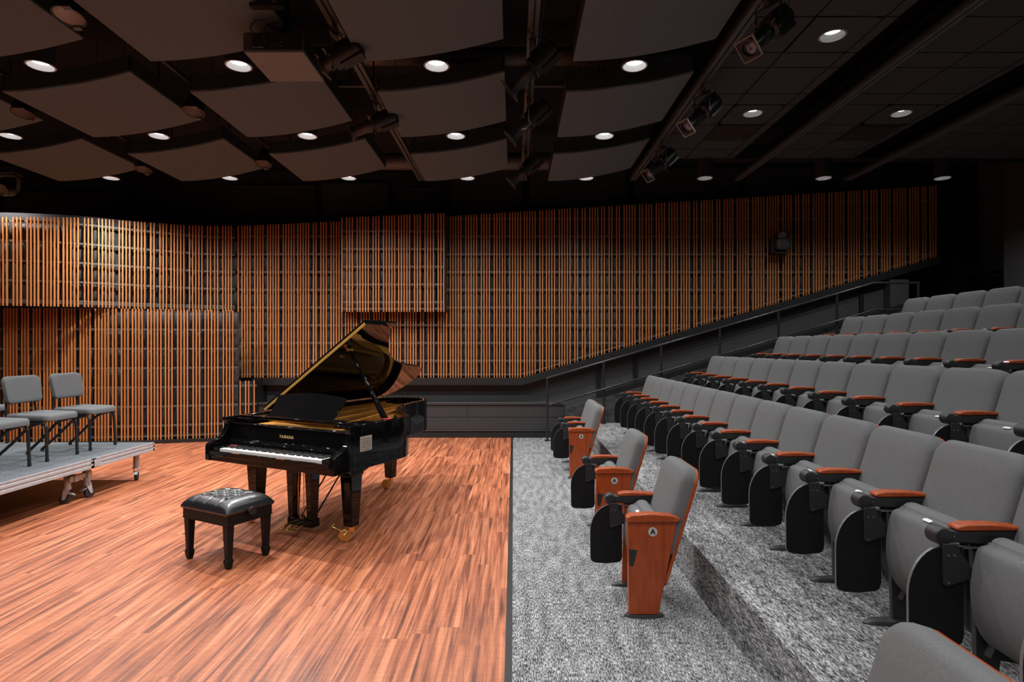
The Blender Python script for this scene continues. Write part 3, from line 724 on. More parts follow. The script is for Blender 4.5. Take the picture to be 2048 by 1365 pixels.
def spotlight(tilt, lensm=LENS, barrel=METAL_BLK, short=False):
    BL = 0.11 if short else 0.27
    """ellipsoidal stage spotlight hung under a track; points towards local +x, tilted down"""
    r = empty('stage_spotlight'); M = Matrix.Translation((0, 0, -0.30)) @ Matrix.Rotation(PI/2+tilt, 4, 'Y')
    q = MB(); q.lathe([(0.0, -0.27), (0.06, -0.265), (0.085, -0.24), (0.092, -0.12), (0.092, 0.0), (0.06, 0.015)], 20, M); q.box(-0.095, 0.095, -0.055, 0.055, -0.25, -0.05, M)
    q.build('lamp_housing', METAL_BLK, r, smooth=True)
    q = MB(); q.lathe([(0.062, 0.0), (0.066, 0.02), (0.066, BL*0.37), (0.058, BL*0.41), (0.058, BL*0.89), (0.074, BL*0.91), (0.074, BL), (0.060, BL)], 20, M)
    q.build('barrel', barrel, r, smooth=True)
    q = MB(); q.lathe([(0, BL-0.008), (0.05, BL-0.012), (0.060, BL-0.02)], 20, M); q.build('lens', lensm, r, smooth=True)
    q = MB()
    q.box(-0.088, 0.088, -0.088, -0.076, BL+0.002, BL+0.014, M); q.box(-0.088, 0.088, 0.076, 0.088, BL+0.002, BL+0.014, M); q.box(-0.088, -0.076, -0.088, 0.088, BL+0.002, BL+0.014, M); q.box(0.076, 0.088, -0.088, 0.088, BL+0.002, BL+0.014, M)
    q.build('gel_frame', COPPERISH, r)
    q = MB()
    for s_ in (-1, 1): q.box(-0.005, 0.005, -0.115*s_-0.004, -0.115*s_+0.004, -0.31, -0.10); q.cyl((0, 0.092*s_, -0.30), (0, 0.128*s_, -0.30), 0.014, n=10)
    q.box(-0.015, 0.015, -0.119, 0.119, -0.105, -0.097); q.build('yoke', METAL_BLK, r)
    q = MB(); q.box(-0.025, 0.025, -0.025, 0.025, -0.10, -0.03); q.cyl((0, 0, -0.03), (0, 0, 0.0), 0.02, n=10); q.cyl((0.02, -0.05, -0.06), (0.02, 0.05, -0.06), 0.006, n=6); q.build('clamp', METAL_GRY, r)
    q = MB()
    for a in (0.5, 2.1, 3.6): q.add([(0.066*math.cos(a), 0.066*math.sin(a), 0.02), (0.125*math.cos(a), 0.125*math.sin(a), 0.02), (0.125*math.cos(a), 0.125*math.sin(a), 0.035), (0.066*math.cos(a), 0.066*math.sin(a), 0.04)], [(0,1,2,3)], M @ Matrix.Identity(4)); 
    for a in (0.5, 2.1, 3.6): q.cyl(M @ Vector((0.06*math.cos(a), 0.06*math.sin(a), 0.03)), M @ Vector((0.135*math.cos(a), 0.135*math.sin(a), 0.03)), 0.006, n=6)
    q.build('shutter_handles', COPPERISH, r)
    q = MB(); q.tube(catmull([tuple(M @ Vector((0, 0, -0.26))), (0.10*math.cos(2), 0.16, -0.10), (0.02, 0.14, -0.03), (0.03, 0.05, -0.02)], 6), 0.005, 6); q.build('cable', RUBBER, r)
    KID(r); return r
sp45 = spotlight(0.72); sp20 = spotlight(0.38, barrel=mat('warm_black_barrel', (0.05, 0.042, 0.038), 0.4, metal=0.4))
spS = spotlight(0.42, barrel=MATS['warm_black_barrel'], short=True)
TZ = 4.428
for p, x, y, rz, lab in ((spS, -1.53, 5.0, PI-0.15, 'short black stage spotlight hung just right of the projector'),
                         (sp20, -1.53, 6.45, PI+0.05, 'long barrelled black stage spotlight on the left track, below the one by the projector'),
                         (sp45, 0.17, 5.15, PI-0.2, 'nearest of three black stage spotlights on the centre track'),
                         (sp45, 0.17, 6.35, PI-0.15, 'middle of three black stage spotlights on the centre track'),
                         (sp45, 0.17, 8.10, PI-0.1, 'farthest of three black stage spotlights on the centre track'),
                         (sp45, 1.98, 4.55, PI+0.45, 'nearest of three black stage spotlights on the right track'),
                         (sp45, 1.98, 6.15, PI+0.4, 'middle of three black stage spotlights on the right track'),
                         (sp45, 1.98, 7.85, PI+0.35, 'farthest of three black stage spotlights on the right track')):
    tag(instance(p, (x, y, TZ), rz), lab, 'stage light', 'black stage spotlights on the tracks')
# cage fronted floods between the left clouds
def flood(caged, tilt=0.22):
    r = empty('stage_floodlight'); M = Matrix.Translation((0, 0, -0.16)) @ Matrix.Rotation(PI-tilt, 4, 'X')
    q = MB(); q.lathe([(0, -0.22), (0.06, -0.21), (0.085, -0.12), (0.108, -0.02), (0.112, 0.0), (0.102, 0.0), (0.098, -0.01)], 24, M); q.build('housing', METAL_BLK, r, smooth=True)
    q = MB(); q.lathe([(0.0, -0.05), (0.06, -0.035), (0.099, -0.006)], 24, M); q.build('reflector', PINKLENS if not caged else mat('brown_reflector', (0.10, 0.07, 0.06), 0.4), r, smooth=True)
    q = MB()
    if caged:
        for k in range(-3, 4):
            a = 0.026*k; L = math.sqrt(0.1**2-a*a); q.tube([M @ Vector((a, -L, 0.0)), M @ Vector((a, -L*0.5, 0.022)), M @ Vector((a, L*0.5, 0.022)), M @ Vector((a, L, 0))], 0.0028, 6)
        q.build('wire_guard', COPPERISH, r)
    q = MB(); q.box(-0.04, 0.02, -0.125, -0.09, -0.002, 0.014, M); q.build('clip', METAL_GRY, r)
    q = MB(); q.box(0.03, 0.09, 0.08, 0.115, 0, 0.012, M); q.build('clip', METAL_GRY, r)
    q = MB(); q.tube([(0.115, 0, -0.14), (0.115, 0, -0.04), (0.06, 0, 0.0), (-0.06, 0, 0.0), (-0.115, 0, -0.04), (-0.115, 0, -0.14)], 0.007, 8); q.cyl((0, 0, 0), (0, 0, 0.105), 0.012, n=8); q.build('yoke', METAL_BLK, r)
    KID(r); return r
f1, f2 = flood(False), flood(True)
for p, x, y, lab in ((f1, -3.36, 4.42, 'stage floodlight with pale open reflector at top left'),
                  (f2, -3.40, 6.22, 'wire-guarded floodlight above the middle of the left ceiling clouds'),
                  (f2, -3.42, 8.0, 'wire-guarded floodlight left of the second far ceiling cloud gap, near centre'),
                  (f2, -5.25, 6.26, 'wire-guarded floodlight at far left edge'),
                  (f2, -5.22, 8.25, 'wire-guarded floodlight at left between the two farthest left clouds')):
    tag(instance(p, (x, y, 4.33), 0), lab, 'stage light', 'round floodlights between the left clouds')
for x, lab in ((-3.5, 'dark pipe above the gap between second and third cloud columns'), (-5.3, 'dark pipe above the gap between the two leftmost cloud columns')):
    q = MB(); q.tube([(x+0.1, 1.5, 4.46), (x+0.1, 9.6, 4.46)], 0.022, 8)
    for yy in (2.5, 5.4, 8.9): q.cyl((x+0.1, yy, 4.46), (x+0.1, yy, 5.3), 0.008, n=6)
    tag(q.build('lighting_pipe', METAL_BLK), lab, 'lighting pipe')
# moving head on the far left
r = empty('moving_head_light', (-7.78, 9.0, 4.30)); tag(r, 'moving head stage light with round lens at the far left edge', 'stage light')
q = MB(); q.box(-0.16, 0.16, -0.12, 0.12, 0.02, 0.12); q.cyl((0, 0, 0.10), (0, 0, 1.0), 0.02, n=8); q.build('base', METAL_BLK, r, bevel=0.02)
q = MB(); q.tube(catmull([(-0.15, 0, -0.22), (-0.16, 0, -0.06), (-0.10, 0, 0.01), (0.10, 0, 0.01), (0.16, 0, -0.06), (0.15, 0, -0.22)], 4), 0.028, 10); q.build('yoke', METAL_GRY, r, smooth=True)
M = Matrix.Translation((0, 0, -0.20)) @ Matrix.Rotation(PI/2+0.35, 4, 'X') 
q = MB(); q.lathe([(0, -0.15), (0.08, -0.14), (0.11, -0.05), (0.10, 0.08), (0.085, 0.12)], 24, M); q.build('head', METAL_BLK, r, smooth=True)
q = MB(); q.lathe([(0.0, 0.10), (0.075, 0.11), (0.078, 0.125), (0.088, 0.122)], 24, M); q.build('lens', PINKLENS, r, smooth=True)

# ================================================================ projector
r = empty('projector', (-1.965, 4.78, 4.08)); tag(r, 'large ceiling projector showing its connector panel and pale underside', 'projector')
q = MB(); q.box(-0.245, 0.245, 0.0, 0.52, 0.02, 0.165); q.box(-0.23, 0.23, 0.02, 0.50, 0.165, 0.18); q.build('body', PROJ_DK, r, bevel=0.006)
q = MB(); q.box(-0.235, 0.25, -0.004, 0.524, 0.0, 0.024); q.build('underside', PROJ, r, bevel=0.004)
q = MB(); q.box(-0.17, 0.235, -0.006, 0.0, 0.03, 0.155); pn = q.build('connector_panel', METAL_BLK, r)
q = MB(); R = random.Random(4)
for k in range(4): q.box(-0.165+k*0.024, -0.150+k*0.024, -0.009, -0.006, 0.034, 0.046)
for k in range(14): x = 0.0+R.random()*0.12-0.03; z = 0.045+R.random()*0.04; q.box(x, x+0.006, -0.009, -0.006, z, z+0.004)
q.build('sockets', CHROME, pn)
q = MB()
for k in range(3): q.box(0.2455, 0.2475, 0.03+k*0.16, 0.15+k*0.16, 0.04, 0.15)
q.build('side_vents', TRIM, r)
q = MB(); q.box(-0.15, 0.15, 0.1, 0.40, 0.19, 0.22); q.cyl((0, 0.25, 0.2), (0, 0.25, 1.21), 0.035, n=12); q.build('mount', METAL_BLK, r)
q = MB(); q.tube(catmull([(-0.15, -0.01, 0.14), (-0.17, -0.03, 0.2), (-0.10, -0.02, 0.26), (-0.03, 0.05, 0.24), (0, 0.2, 0.3)], 5), 0.006, 6); q.tube(catmull([(-0.05, -0.01, 0.07), (-0.06, -0.04, 0.12), (-0.04, -0.02, 0.22), (0.0, 0.1, 0.3)], 5), 0.005, 6); q.build('cables', RUBBER, r)
r2 = empty('junction_box', (-1.96, 4.60, 4.36)); tag(r2, 'black ceiling bracket with five round connectors above the projector', 'mount bracket')
q = MB(); q.box(-0.12, 0.14, 0, 0.06, 0.0, 0.12); q.cyl((0, 0.03, 0.1), (0, 0.03, 0.93), 0.02, n=8); q.build('plate', METAL_BLK, r2)
for x, z in ((-0.075, 0.085), (-0.01, 0.09), (0.06, 0.09), (-0.095, 0.035), (0.075, 0.035)):
    q = MB(); q.cyl((x, -0.006, z), (x, 0, z), 0.012, n=14); q.build('connector', METAL_GRY, r2)

# ducts above the clouds
q = MB(); q.cyl((-2.2, 9.62, 4.72), (1.2, 9.62, 4.72), 0.135, n=24); tag(q.build('air_duct', DUCT, smooth=True), 'round grey duct crossing behind the farthest clouds', 'duct')
q = MB(); q.cyl((-2.6, 6.7, 5.0), (2.0, 6.7, 5.0), 0.10, n=20); tag(q.build('air_duct', DUCT, smooth=True), 'round duct crossing above the middle gap between clouds', 'duct')
for y, lab in ((4.3, 'thin dark ceiling strut crossing above the nearest centre gap'), (7.05, 'thin dark ceiling strut crossing above the middle centre gap')):
    q = MB(); q.box(-3.0, 2.0, y, y+0.05, 4.82, 4.88); q.box(-2.0, -1.96, y, y+0.05, 4.88, 5.3); q.box(1.0, 1.04, y, y+0.05, 4.88, 5.3); tag(q.build('ceiling_strut', METAL_GRY), lab, 'strut')
r = empty('pull_wire', (0.155, 5.9, 4.40)); tag(r, 'thin pale wire with hooked end hanging below the centre track', 'wire')
q = MB(); q.cyl((0, 0, 0.03), (0, 0, -0.40), 0.003, n=6); q.build('wire', STEEL, r)
q = MB(); q.tube([(0, 0, -0.38), (0, 0, -0.44), (0.02, 0, -0.47), (-0.03, 0, -0.52), (-0.07, 0, -0.53)], 0.008, 8); q.build('hook', STEEL, r)

# robotic camera on the slat wall
r = empty('wall_camera', (4.95, 10.98, 3.52)); tag(r, 'small black robotic camera mounted on the slat wall at right', 'camera')
q = MB(); q.box(-0.16, -0.05, -0.12, 0.0, -0.12, 0.16); q.box(-0.16, 0.12, -0.24, 0.02, -0.13, -0.11); q.build('bracket', METAL_BLK, r)
q = MB(); q.lathe([(0, -0.10), (0.10, -0.10), (0.135, -0.06), (0.14, 0.06), (0.145, 0.07), (0.13, 0.09), (0, 0.095)], 28, Matrix.Translation((0.02, -0.16, 0.04))); q.build('base', mat('camera_shell', (0.045, 0.055, 0.058), 0.3), r, smooth=True)
M = dirM((0.0, -0.20, 0.21), (-0.35, -1, -0.15))
q = MB(); q.lathe([(0, -0.14), (0.07, -0.13), (0.085, -0.05), (0.08, 0.05), (0.062, 0.06)], 24, M); q.build('head', MATS['camera_shell'], r, smooth=True)
q = MB(); q.lathe([(0, 0.055), (0.05, 0.056), (0.06, 0.066), (0.066, 0.055)], 24, M); q.build('lens', MATS['brown_reflector'], r, smooth=True)
q = MB(); q.box(0.075, 0.095, -0.285, -0.27, 0.03, 0.035); q.box(0.08, 0.092, -0.286, -0.27, 0.015, 0.02); q.build('indicator', TAG, r)
# ================================================================ rolling platform with chairs
DZ = 0.45
def deck_unit(y0, y1, lab, casters):
    r = empty('stage_platform', (-4.6, y0, 0)); tag(r, lab, 'platform', 'rolling platform units'); L = y1-y0
    q = MB(); q.box(-2.44, -0.012, 0.006, L-0.006, DZ-0.03, DZ); q.build('deck', DECK_CARPET, r)
    q = MB()
    pr = [(-0.03, DZ-0.105), (0.0, DZ-0.105), (0.0, DZ-0.078), (-0.006, DZ-0.074), (-0.006, DZ-0.060), (0.0, DZ-0.056), (0.0, DZ-0.034), (-0.004, DZ-0.030), (-0.004, DZ-0.018), (0.0, DZ-0.014), (0.0, DZ+0.001), (-0.014, DZ+0.001), (-0.03, DZ-0.03)]
    q.prism(pr, 0.0, L, 'y')
    q.box(-2.45, 0.0, 0.0, 0.03, DZ-0.105, DZ-0.002); q.box(-2.45, 0.0, L-0.03, L, DZ-0.105, DZ-0.002)
    q.build('edge_frame', ALU, r)
    for cx, cy, ang in casters:
        q = MB(); q.cyl((cx, cy, 0.17), (cx, cy, DZ-0.05), 0.033, n=20); lg = q.build('leg', ALU, r, smooth=True)
        ca, sa = math.cos(ang), math.sin(ang); M = Matrix.Translation((cx, cy, 0)) @ Matrix.Rotation(ang, 4, 'Z')
        q = MB(); q.cyl((cx, cy, 0.155), (cx, cy, 0.172), 0.040, n=20)
        for s_ in (-1, 1): q.prism([(-0.03, 0.155), (0.03, 0.155), (0.045, 0.05), (0.02, 0.045)], s_*0.026-0.002, s_*0.026+0.002, 'y', M)
        q.prism([(-0.07, 0.085), (-0.04, 0.11), (0.0, 0.12), (-0.02, 0.10)], -0.02, 0.02, 'y', M)
        q.build('caster_fork', ALU, lg)
        q = MB(); q.cyl(M @ Vector((0.022, -0.019, 0.052)), M @ Vector((0.022, 0.019, 0.052)), 0.052, n=28); q.build('caster_wheel', RUBBER, lg, bevel=0.006)
    return r
u1 = deck_unit(6.42, 7.50, 'far rolling platform unit, grey carpeted deck with aluminium edge, reaching the slat wall', [(-0.12, 0.90, 2.0), (-0.13, 0.07, 1.2), (-2.3, 0.9, 1), (-2.3, 0.1, 2)])
u2 = deck_unit(4.80, 6.405, 'near rolling platform unit, grey carpeted deck with aluminium edge, cut by left frame edge', [(-0.16, 1.44, 3.6), (-2.3, 1.3, 1), (-0.16, 0.15, 2)])
q = MB(); q.box(-0.145, -0.115, -0.17, 0.12, 0.235, 0.285); q.cyl((-0.10, -0.19, 0.262), (-0.15, -0.19, 0.262), 0.034, n=16); q.box(-0.17, -0.09, -0.16, -0.10, 0.225, 0.295); q.box(-0.165, -0.095, 0.04, 0.10, 0.225, 0.295); o = q.build('leg_clamp', ALU, None, bevel=0.004); o.location = (-4.6, 6.42, 0); tag(o, 'grey metal clamp joining the two platform legs above their casters', 'clamp')
q = MB(); q.box(-0.002, 0.005, 0.0, 0.10, DZ-0.10, DZ-0.02); q.build('corner_bracket', ALU, u1, bevel=0.003)

def music_chair():
    """faces +x; origin on the deck between the front legs"""
    r = empty('music_chair')
    def pt(x, y): return (x, y)
    seat = rrect(-0.44, 0.03, -0.235, 0.235, 0.06, 5)
    q = MB(); q.pad(seat, [(0.95, -0.008), (1, 0.006), (1, 0.030), (0.985, 0.046), (0.94, 0.056), (0.8, 0.062), (0.3, 0.066)], lambda a, b, t: (a, b, 0.428+t + 0.02*((b/0.235)**2)*0.5 + (0.012 if a < -0.3 else 0) - 0.012*max(0, a/0.03))); q.build('seat', CHAIR_FAB, r, smooth=True)
    th = 0.17; ct, st = math.cos(th), math.sin(th)
    bk = [(a*(1.0 - 0.10*(0.5-(b/0.30))), b) for a, b in rrect(-0.235, 0.235, 0, 0.30, 0.075, 6, 0.045)]
    q = MB(); q.pad(bk, [(0.9, -0.012), (0.97, -0.008), (1, 0.002), (1, 0.022), (0.985, 0.034), (0.93, 0.042), (0.7, 0.044)], lambda a, b, t: (-0.445 - b*st + t*ct + 0.10*(a/0.235)**2*0.3, a, 0.605 + b*ct + t*st)); q.build('backrest', CHAIR_FAB, r, smooth=True)
    for s_ in (-1, 1):
        q = MB(); q.tube(catmull([(-0.28, 0.19*s_, 0.40), (-0.05, 0.205*s_, 0.412), (-0.012, 0.21*s_, 0.385), (0.0, 0.212*s_, 0.32), (0.012, 0.215*s_, 0.02)], 5), 0.0155, 12); q.cyl((0.012, 0.215*s_, 0.0), (0.012, 0.215*s_, 0.03), 0.0185, n=12)
        lg = q.build('leg', FRAME_BLK, r, smooth=True)
        q = MB(); q.tube(catmull([(-0.08, 0.185*s_, 0.405), (-0.20, 0.19*s_, 0.36), (-0.36, 0.205*s_, 0.20), (-0.552, 0.215*s_, 0.022)], 4), 0.0155, 12); q.cyl((-0.55, 0.215*s_, 0.0), (-0.55, 0.215*s_, 0.03), 0.0185, n=12)
        q.build('leg', FRAME_BLK, r, smooth=True)
        q = MB(); q.tube(catmull([(-0.20, 0.19*s_, 0.415), (-0.38, 0.19*s_, 0.425), (-0.43, 0.19*s_, 0.47), (-0.452, 0.185*s_, 0.62), (-0.47, 0.18*s_, 0.72)], 5), 0.0125, 10); q.build('back_support', FRAME_BLK, r, smooth=True)
    q = MB(); q.cyl((-0.26, -0.195, 0.405), (-0.26, 0.195, 0.405), 0.010, n=10); q.build('crossbar', FRAME_BLK, r)
    KID(r); return r
mc = music_chair()
for x, y, lab in ((-4.985, 7.09, 'grey padded music chair farthest from the camera, rightmost on the platform'),
                  (-4.975, 6.44, 'middle grey padded music chair, fully in view at left on the platform'),
                  (-4.965, 5.77, 'grey padded music chair cut off by the left edge of the photograph'),
                  (-6.43, 7.20, 'grey padded music chair mostly hidden behind the others at far left')):
    tag(instance(mc, (x, y, DZ+0.001), 0), lab, 'chair', 'grey music chairs on the platform')

# ================================================================ grand piano
PA = -math.radians(26.8)
P = empty('grand_piano', (-2.79, 5.29, 0), PA); tag(P, 'glossy black concert grand piano with raised lid on the wood floor', 'piano')
PW = 1.545; ZB, ZT = 0.652, 1.025
bent = catmull([(PW, 0.75), (PW-0.012, 0.92), (1.47, 1.06), (1.36, 1.17), (1.20, 1.32), (1.04, 1.50), (0.91, 1.70), (0.825, 1.90), (0.775, 2.08), (0.745, 2.25), (0.705, 2.42), (0.62, 2.56), (0.48, 2.645), (0.32, 2.665), (0.17, 2.62), (0.06, 2.52), (0.0, 2.38)], 5)
F0 = 0.20     # front of the rim top
outer = [(0.0, F0), (PW, F0)] + bent
def inset(poly, d):
    n = len(poly); out = []
    for i in range(n):
        a, b, c = Vector(poly[i-1]), Vector(poly[i]), Vector(poly[(i+1) % n])
        d1 = (b-a).normalized(); d2 = (c-b).normalized(); n1 = Vector((-d1.y, d1.x)); n2 = Vector((-d2.y, d2.x))
        m = (n1+n2); m = m/max(m.length, 1e-6); k = d/max(0.5, m.dot(n1)); out.append((b.x+m.x*k, b.y+m.y*k))
    return out
inner = inset(outer, 0.055)
def ring(q, o, i, z0, z1):
    n = len(o); vs = [(*p, z) for z in (z0, z1) for poly in (o, i) for p in poly]; fs = []
    for j in range(n):
        k = (j+1) % n
        fs += [(j, k, 2*n+k, 2*n+j), (n+k, n+j, 3*n+j, 3*n+k), (2*n+j, 2*n+k, 3*n+k, 3*n+j), (k, j, n+j, n+k)]
    q.add(vs, fs)
# the rim without its front: bass side, tail, bentside, treble side
q = MB()
oo = [(0.0, 0.20)] ; path_o = [(PW, F0)] + bent + [(0.0, 0.20)]
path_i = [(PW-0.055, F0)] + inset([(PW, F0)] + bent + [(0.0, 0.20), (0.5, -2), (1.2, -2)], 0.055)[1:len(bent)+1] + [(0.055, 0.20)]
n = len(path_o)
vs = [(*p, z) for z in (ZB, ZT) for poly in (path_o, path_i) for p in poly]; fs = []
for j in range(n-1):
    k = j+1; fs += [(j, k, 2*n+k, 2*n+j), (n+k, n+j, 3*n+j, 3*n+k), (2*n+j, 2*n+k, 3*n+k, 3*n+j), (k, j, n+j, n+k)]
fs += [(0, 2*n, 3*n, n), (n-1, 2*n-1, 4*n-1, 3*n-1)]
q.add(vs, fs); q.build('rim', PIANO, P, smooth=True, bevel=0.004)
q = MB(); q.prism([(0.03, 0.05), (PW-0.03, 0.05)] + [(x*0.985, y*0.99) for x, y in bent], ZB+0.002, ZB+0.03, 'z'); q.build('bottom_board', PIANO_SATIN, P)
# cheek arms with the S curve, key slip, key bed
arm = [(0.0, ZB), (0.0, 0.775)] + catmull([(0.0, 0.775), (0.012, 0.800), (0.045, 0.815), (0.10, 0.835), (0.155, 0.872), (0.185, 0.925), (0.190, 0.965), (0.178, 0.99), (0.178, ZT)], 4) + [(F0+0.02, ZT), (F0+0.02, ZB)]
for x0 in (0.0, PW-0.055):
    q = MB(); q.prism(arm, x0, x0+0.055, 'x'); q.build('cheek_arm', PIANO, P, bevel=0.006, seg=3)
q = MB(); q.box(0.02, PW-0.02, 0.012, 0.30, ZB-0.002, 0.700); q.build('key_bed', PIANO, P, bevel=0.005)
q = MB(); q.box(0.056, PW-0.056, 0.004, 0.024, 0.695, 0.742); ks = q.build('key_slip', PIANO, P, bevel=0.005)
q = MB()
for x in (0.40, 0.95): q.box(x-0.05, x+0.05, 0.002, 0.010, 0.738, 0.7435)
q.build('lock_plates', CHROME, ks)
KX0, KX1 = 0.160, PW-0.160
for x0, x1 in ((0.056, KX0-0.003), (KX1+0.003, PW-0.056)):
    q = MB(); q.box(x0, x1, 0.026, 0.20, 0.70, 0.770); q.build('key_block', PIANO, P, bevel=0.006)
kw = (KX1-KX0)/52
for k in range(52):
    q = MB(); q.box(KX0+k*kw+0.0006, KX0+(k+1)*kw-0.0006, 0.030, 0.185, 0.715, 0.762); q.build('white_key', IVORY, P)
pat = [1, 0, 1, 1, 0, 1, 1]   # black key after A, C, D, F, G
for k in range(51):
    if pat[k % 7]:
        q = MB(); x = KX0+(k+1)*kw; q.prism([(0.082, 0.762), (0.086, 0.774), (0.185, 0.776), (0.185, 0.762)], x-0.0055, x+0.0055, 'x'); q.build('black_key', INK, P)
q = MB(); q.box(KX0, KX1, 0.178, 0.188, 0.755, 0.766); q.build('felt_strip', FELT, P)
q = MB(); q.prism([(0.188, 0.760), (0.196, 0.800), (0.222, 0.825), (0.240, 0.958), (0.262, 0.958), (0.262, 0.76)], 0.056, PW-0.056, 'x'); fb = q.build('fallboard', PIANO, P, bevel=0.004)
q = MB(); q.box(0.056, PW-0.056, 0.222, 0.262, 0.955, 0.972); q.build('fallboard_ledge', PIANO, fb, bevel=0.006)
tl = math.atan2(0.018, 0.133)
text_mesh('YAMAHA', 0.034, 0.0008, Matrix.Translation((PW/2, 0.2285, 0.880)) @ Matrix.Rotation(PI/2-tl, 4, 'X'), 'maker_lettering', LETTER, fb, sx=0.95, spacing=1.45, bold=0.0012)
q = MB(); q.box(KX0-0.02, KX0+0.07, 0.15, 0.17, 0.771, 0.775); q.build('red_marker', FELT, P)
# music shelf frame and desk
q = MB(); q.box(0.056, 0.26, 0.262, 0.62, 0.985, 1.012); q.box(PW-0.26, PW-0.056, 0.262, 0.62, 0.985, 1.012)
q.box(0.056, PW-0.056, 0.31, 0.352, 1.004, 1.030); q.build('music_shelf', PIANO, P, bevel=0.003)
out = [(0.36, 0.0), (0.372, 0.02), (0.372, 0.05), (0.345, 0.235)] 
right = [(PW-x, z) for x, z in out]
top = [(0.345+(PW-0.69)*k/12, 0.235+0.04*math.sin(PI*k/12)) for k in range(1, 12)]
desk = out + top + right[::-1]
th = 0.66
q = MB(); q.pad(desk, [(1, 0), (1, 0.014)], lambda a, b, t: (a, 0.375 + b*math.sin(th) + t*math.cos(th), 1.028 + b*math.cos(th) - t*math.sin(th))); q.build('music_desk', PIANO, P, bevel=0.003)
# iron plate, soundboard, strings
pl = inset([(0.0, F0+0.02), (PW, F0+0.02)] + bent, 0.075)
q = MB(); q.prism(pl, 0.870, 0.878, 'z'); q.build('soundboard', SOUNDBOARD, P)
q = MB()
pf = [(0.075, 0.27), (PW-0.075, 0.27), (PW-0.075, 0.55), (0.075, 0.55)]
q.prism(pf, 0.925, 0.955, 'z')
q.prism([(0.075, 0.50), (PW-0.075, 0.50), (PW-0.075, 0.56), (0.075, 0.62)], 0.925, 0.985, 'z')
for xa, xb in ((0.12, 0.10), (0.48, 0.30), (0.84, 0.55), (1.14, 0.80), (1.42, 1.38)):
    yb = 2.40 if xb < 0.3 else 2.25 if xb < 0.6 else 1.75 if xb < 1 else 1.02
    q.prism([(xa-0.018, 0.55), (xa+0.018, 0.55), (xb+0.018, yb), (xb-0.018, yb)], 0.915, 0.985, 'z')
rimband = inset([(0.0, F0+0.02), (PW, F0+0.02)] + bent, 0.155)
ring(q, pl, rimband, 0.885, 0.945)
q.build('iron_plate', GOLD, P, bevel=0.006)
q = MB()
for k in range(60):
    t = k/59; x = 0.16+1.24*t; q.cyl((x, 0.56, 0.965), (x-0.30*(1-t)**1.2*1.0-0.02, 2.35-1.45*t**0.7, 0.955), 0.0012, n=4, cap=False)
q.build('strings', STEEL, P)
q = MB()
for k in range(66):
    t = k/65; q.box(0.13+1.28*t, 0.142+1.28*t, 0.62, 0.70, 0.965, 0.985)
q.build('dampers', PIANO_SATIN, P)
# lid, open on its long stick
LA = math.radians(33); LY0 = 0.655
def LM(x, y, t): return (x*math.cos(LA) - t*math.sin(LA), y, ZT+0.008 + x*math.sin(LA) + t*math.cos(LA))
lid = [(-0.012, LY0), (PW+0.015, LY0)] + [(x+0.012*(1 if x > 0.3 else -1), y+0.012) for x, y in bent]
q = MB(); q.pad(lid, [(1, 0), (1, 0.022)], LM); q.build('lid', PIANO, P, bevel=0.003)
q = MB(); q.pad([(-0.012, LY0+0.004), (PW+0.015, LY0+0.004), (PW+0.015, LY0+0.465), (-0.012, LY0+0.465)], [(1, 0.026), (1, 0.048)], LM); q.build('lid_front_flap', PIANO, P, bevel=0.003)
q = MB(); q.pad([(0.0, LY0-0.005), (PW, LY0-0.005), (PW, LY0+0.004), (0.0, LY0+0.004)], [(1, -0.002), (1, 0.024)], LM); o = q.build('lid_hinge_strip', HINGE, P); o['label'] = 'brass piano hinge along the lid edge'
q = MB(); q.tube([(1.485, 0.72, ZT-0.03), LM(1.16, 0.79, -0.02)], [0.024, 0.012], 8); q.tube([(1.485, 0.72, ZT-0.03), Vector((1.485, 0.72, ZT-0.03)).lerp(Vector(LM(1.16, 0.79, -0.02)), 0.42)], [0.032, 0.022], 4)
q.build('lid_prop', PIANO, P, bevel=0.003)
q = MB(); q.tube([LM(1.16, 0.76, -0.02), LM(1.16, 0.82, -0.02)], 0.018, 12); q.cyl(LM(1.02, 0.83, 0), LM(1.02, 0.83, -0.012), 0.022, n=16); q.build('prop_socket', BRASS, P)
q = MB(); q.box(1.45, 1.52, 0.69, 0.75, ZT-0.002, ZT+0.006); q.build('prop_felt', FELT, P)
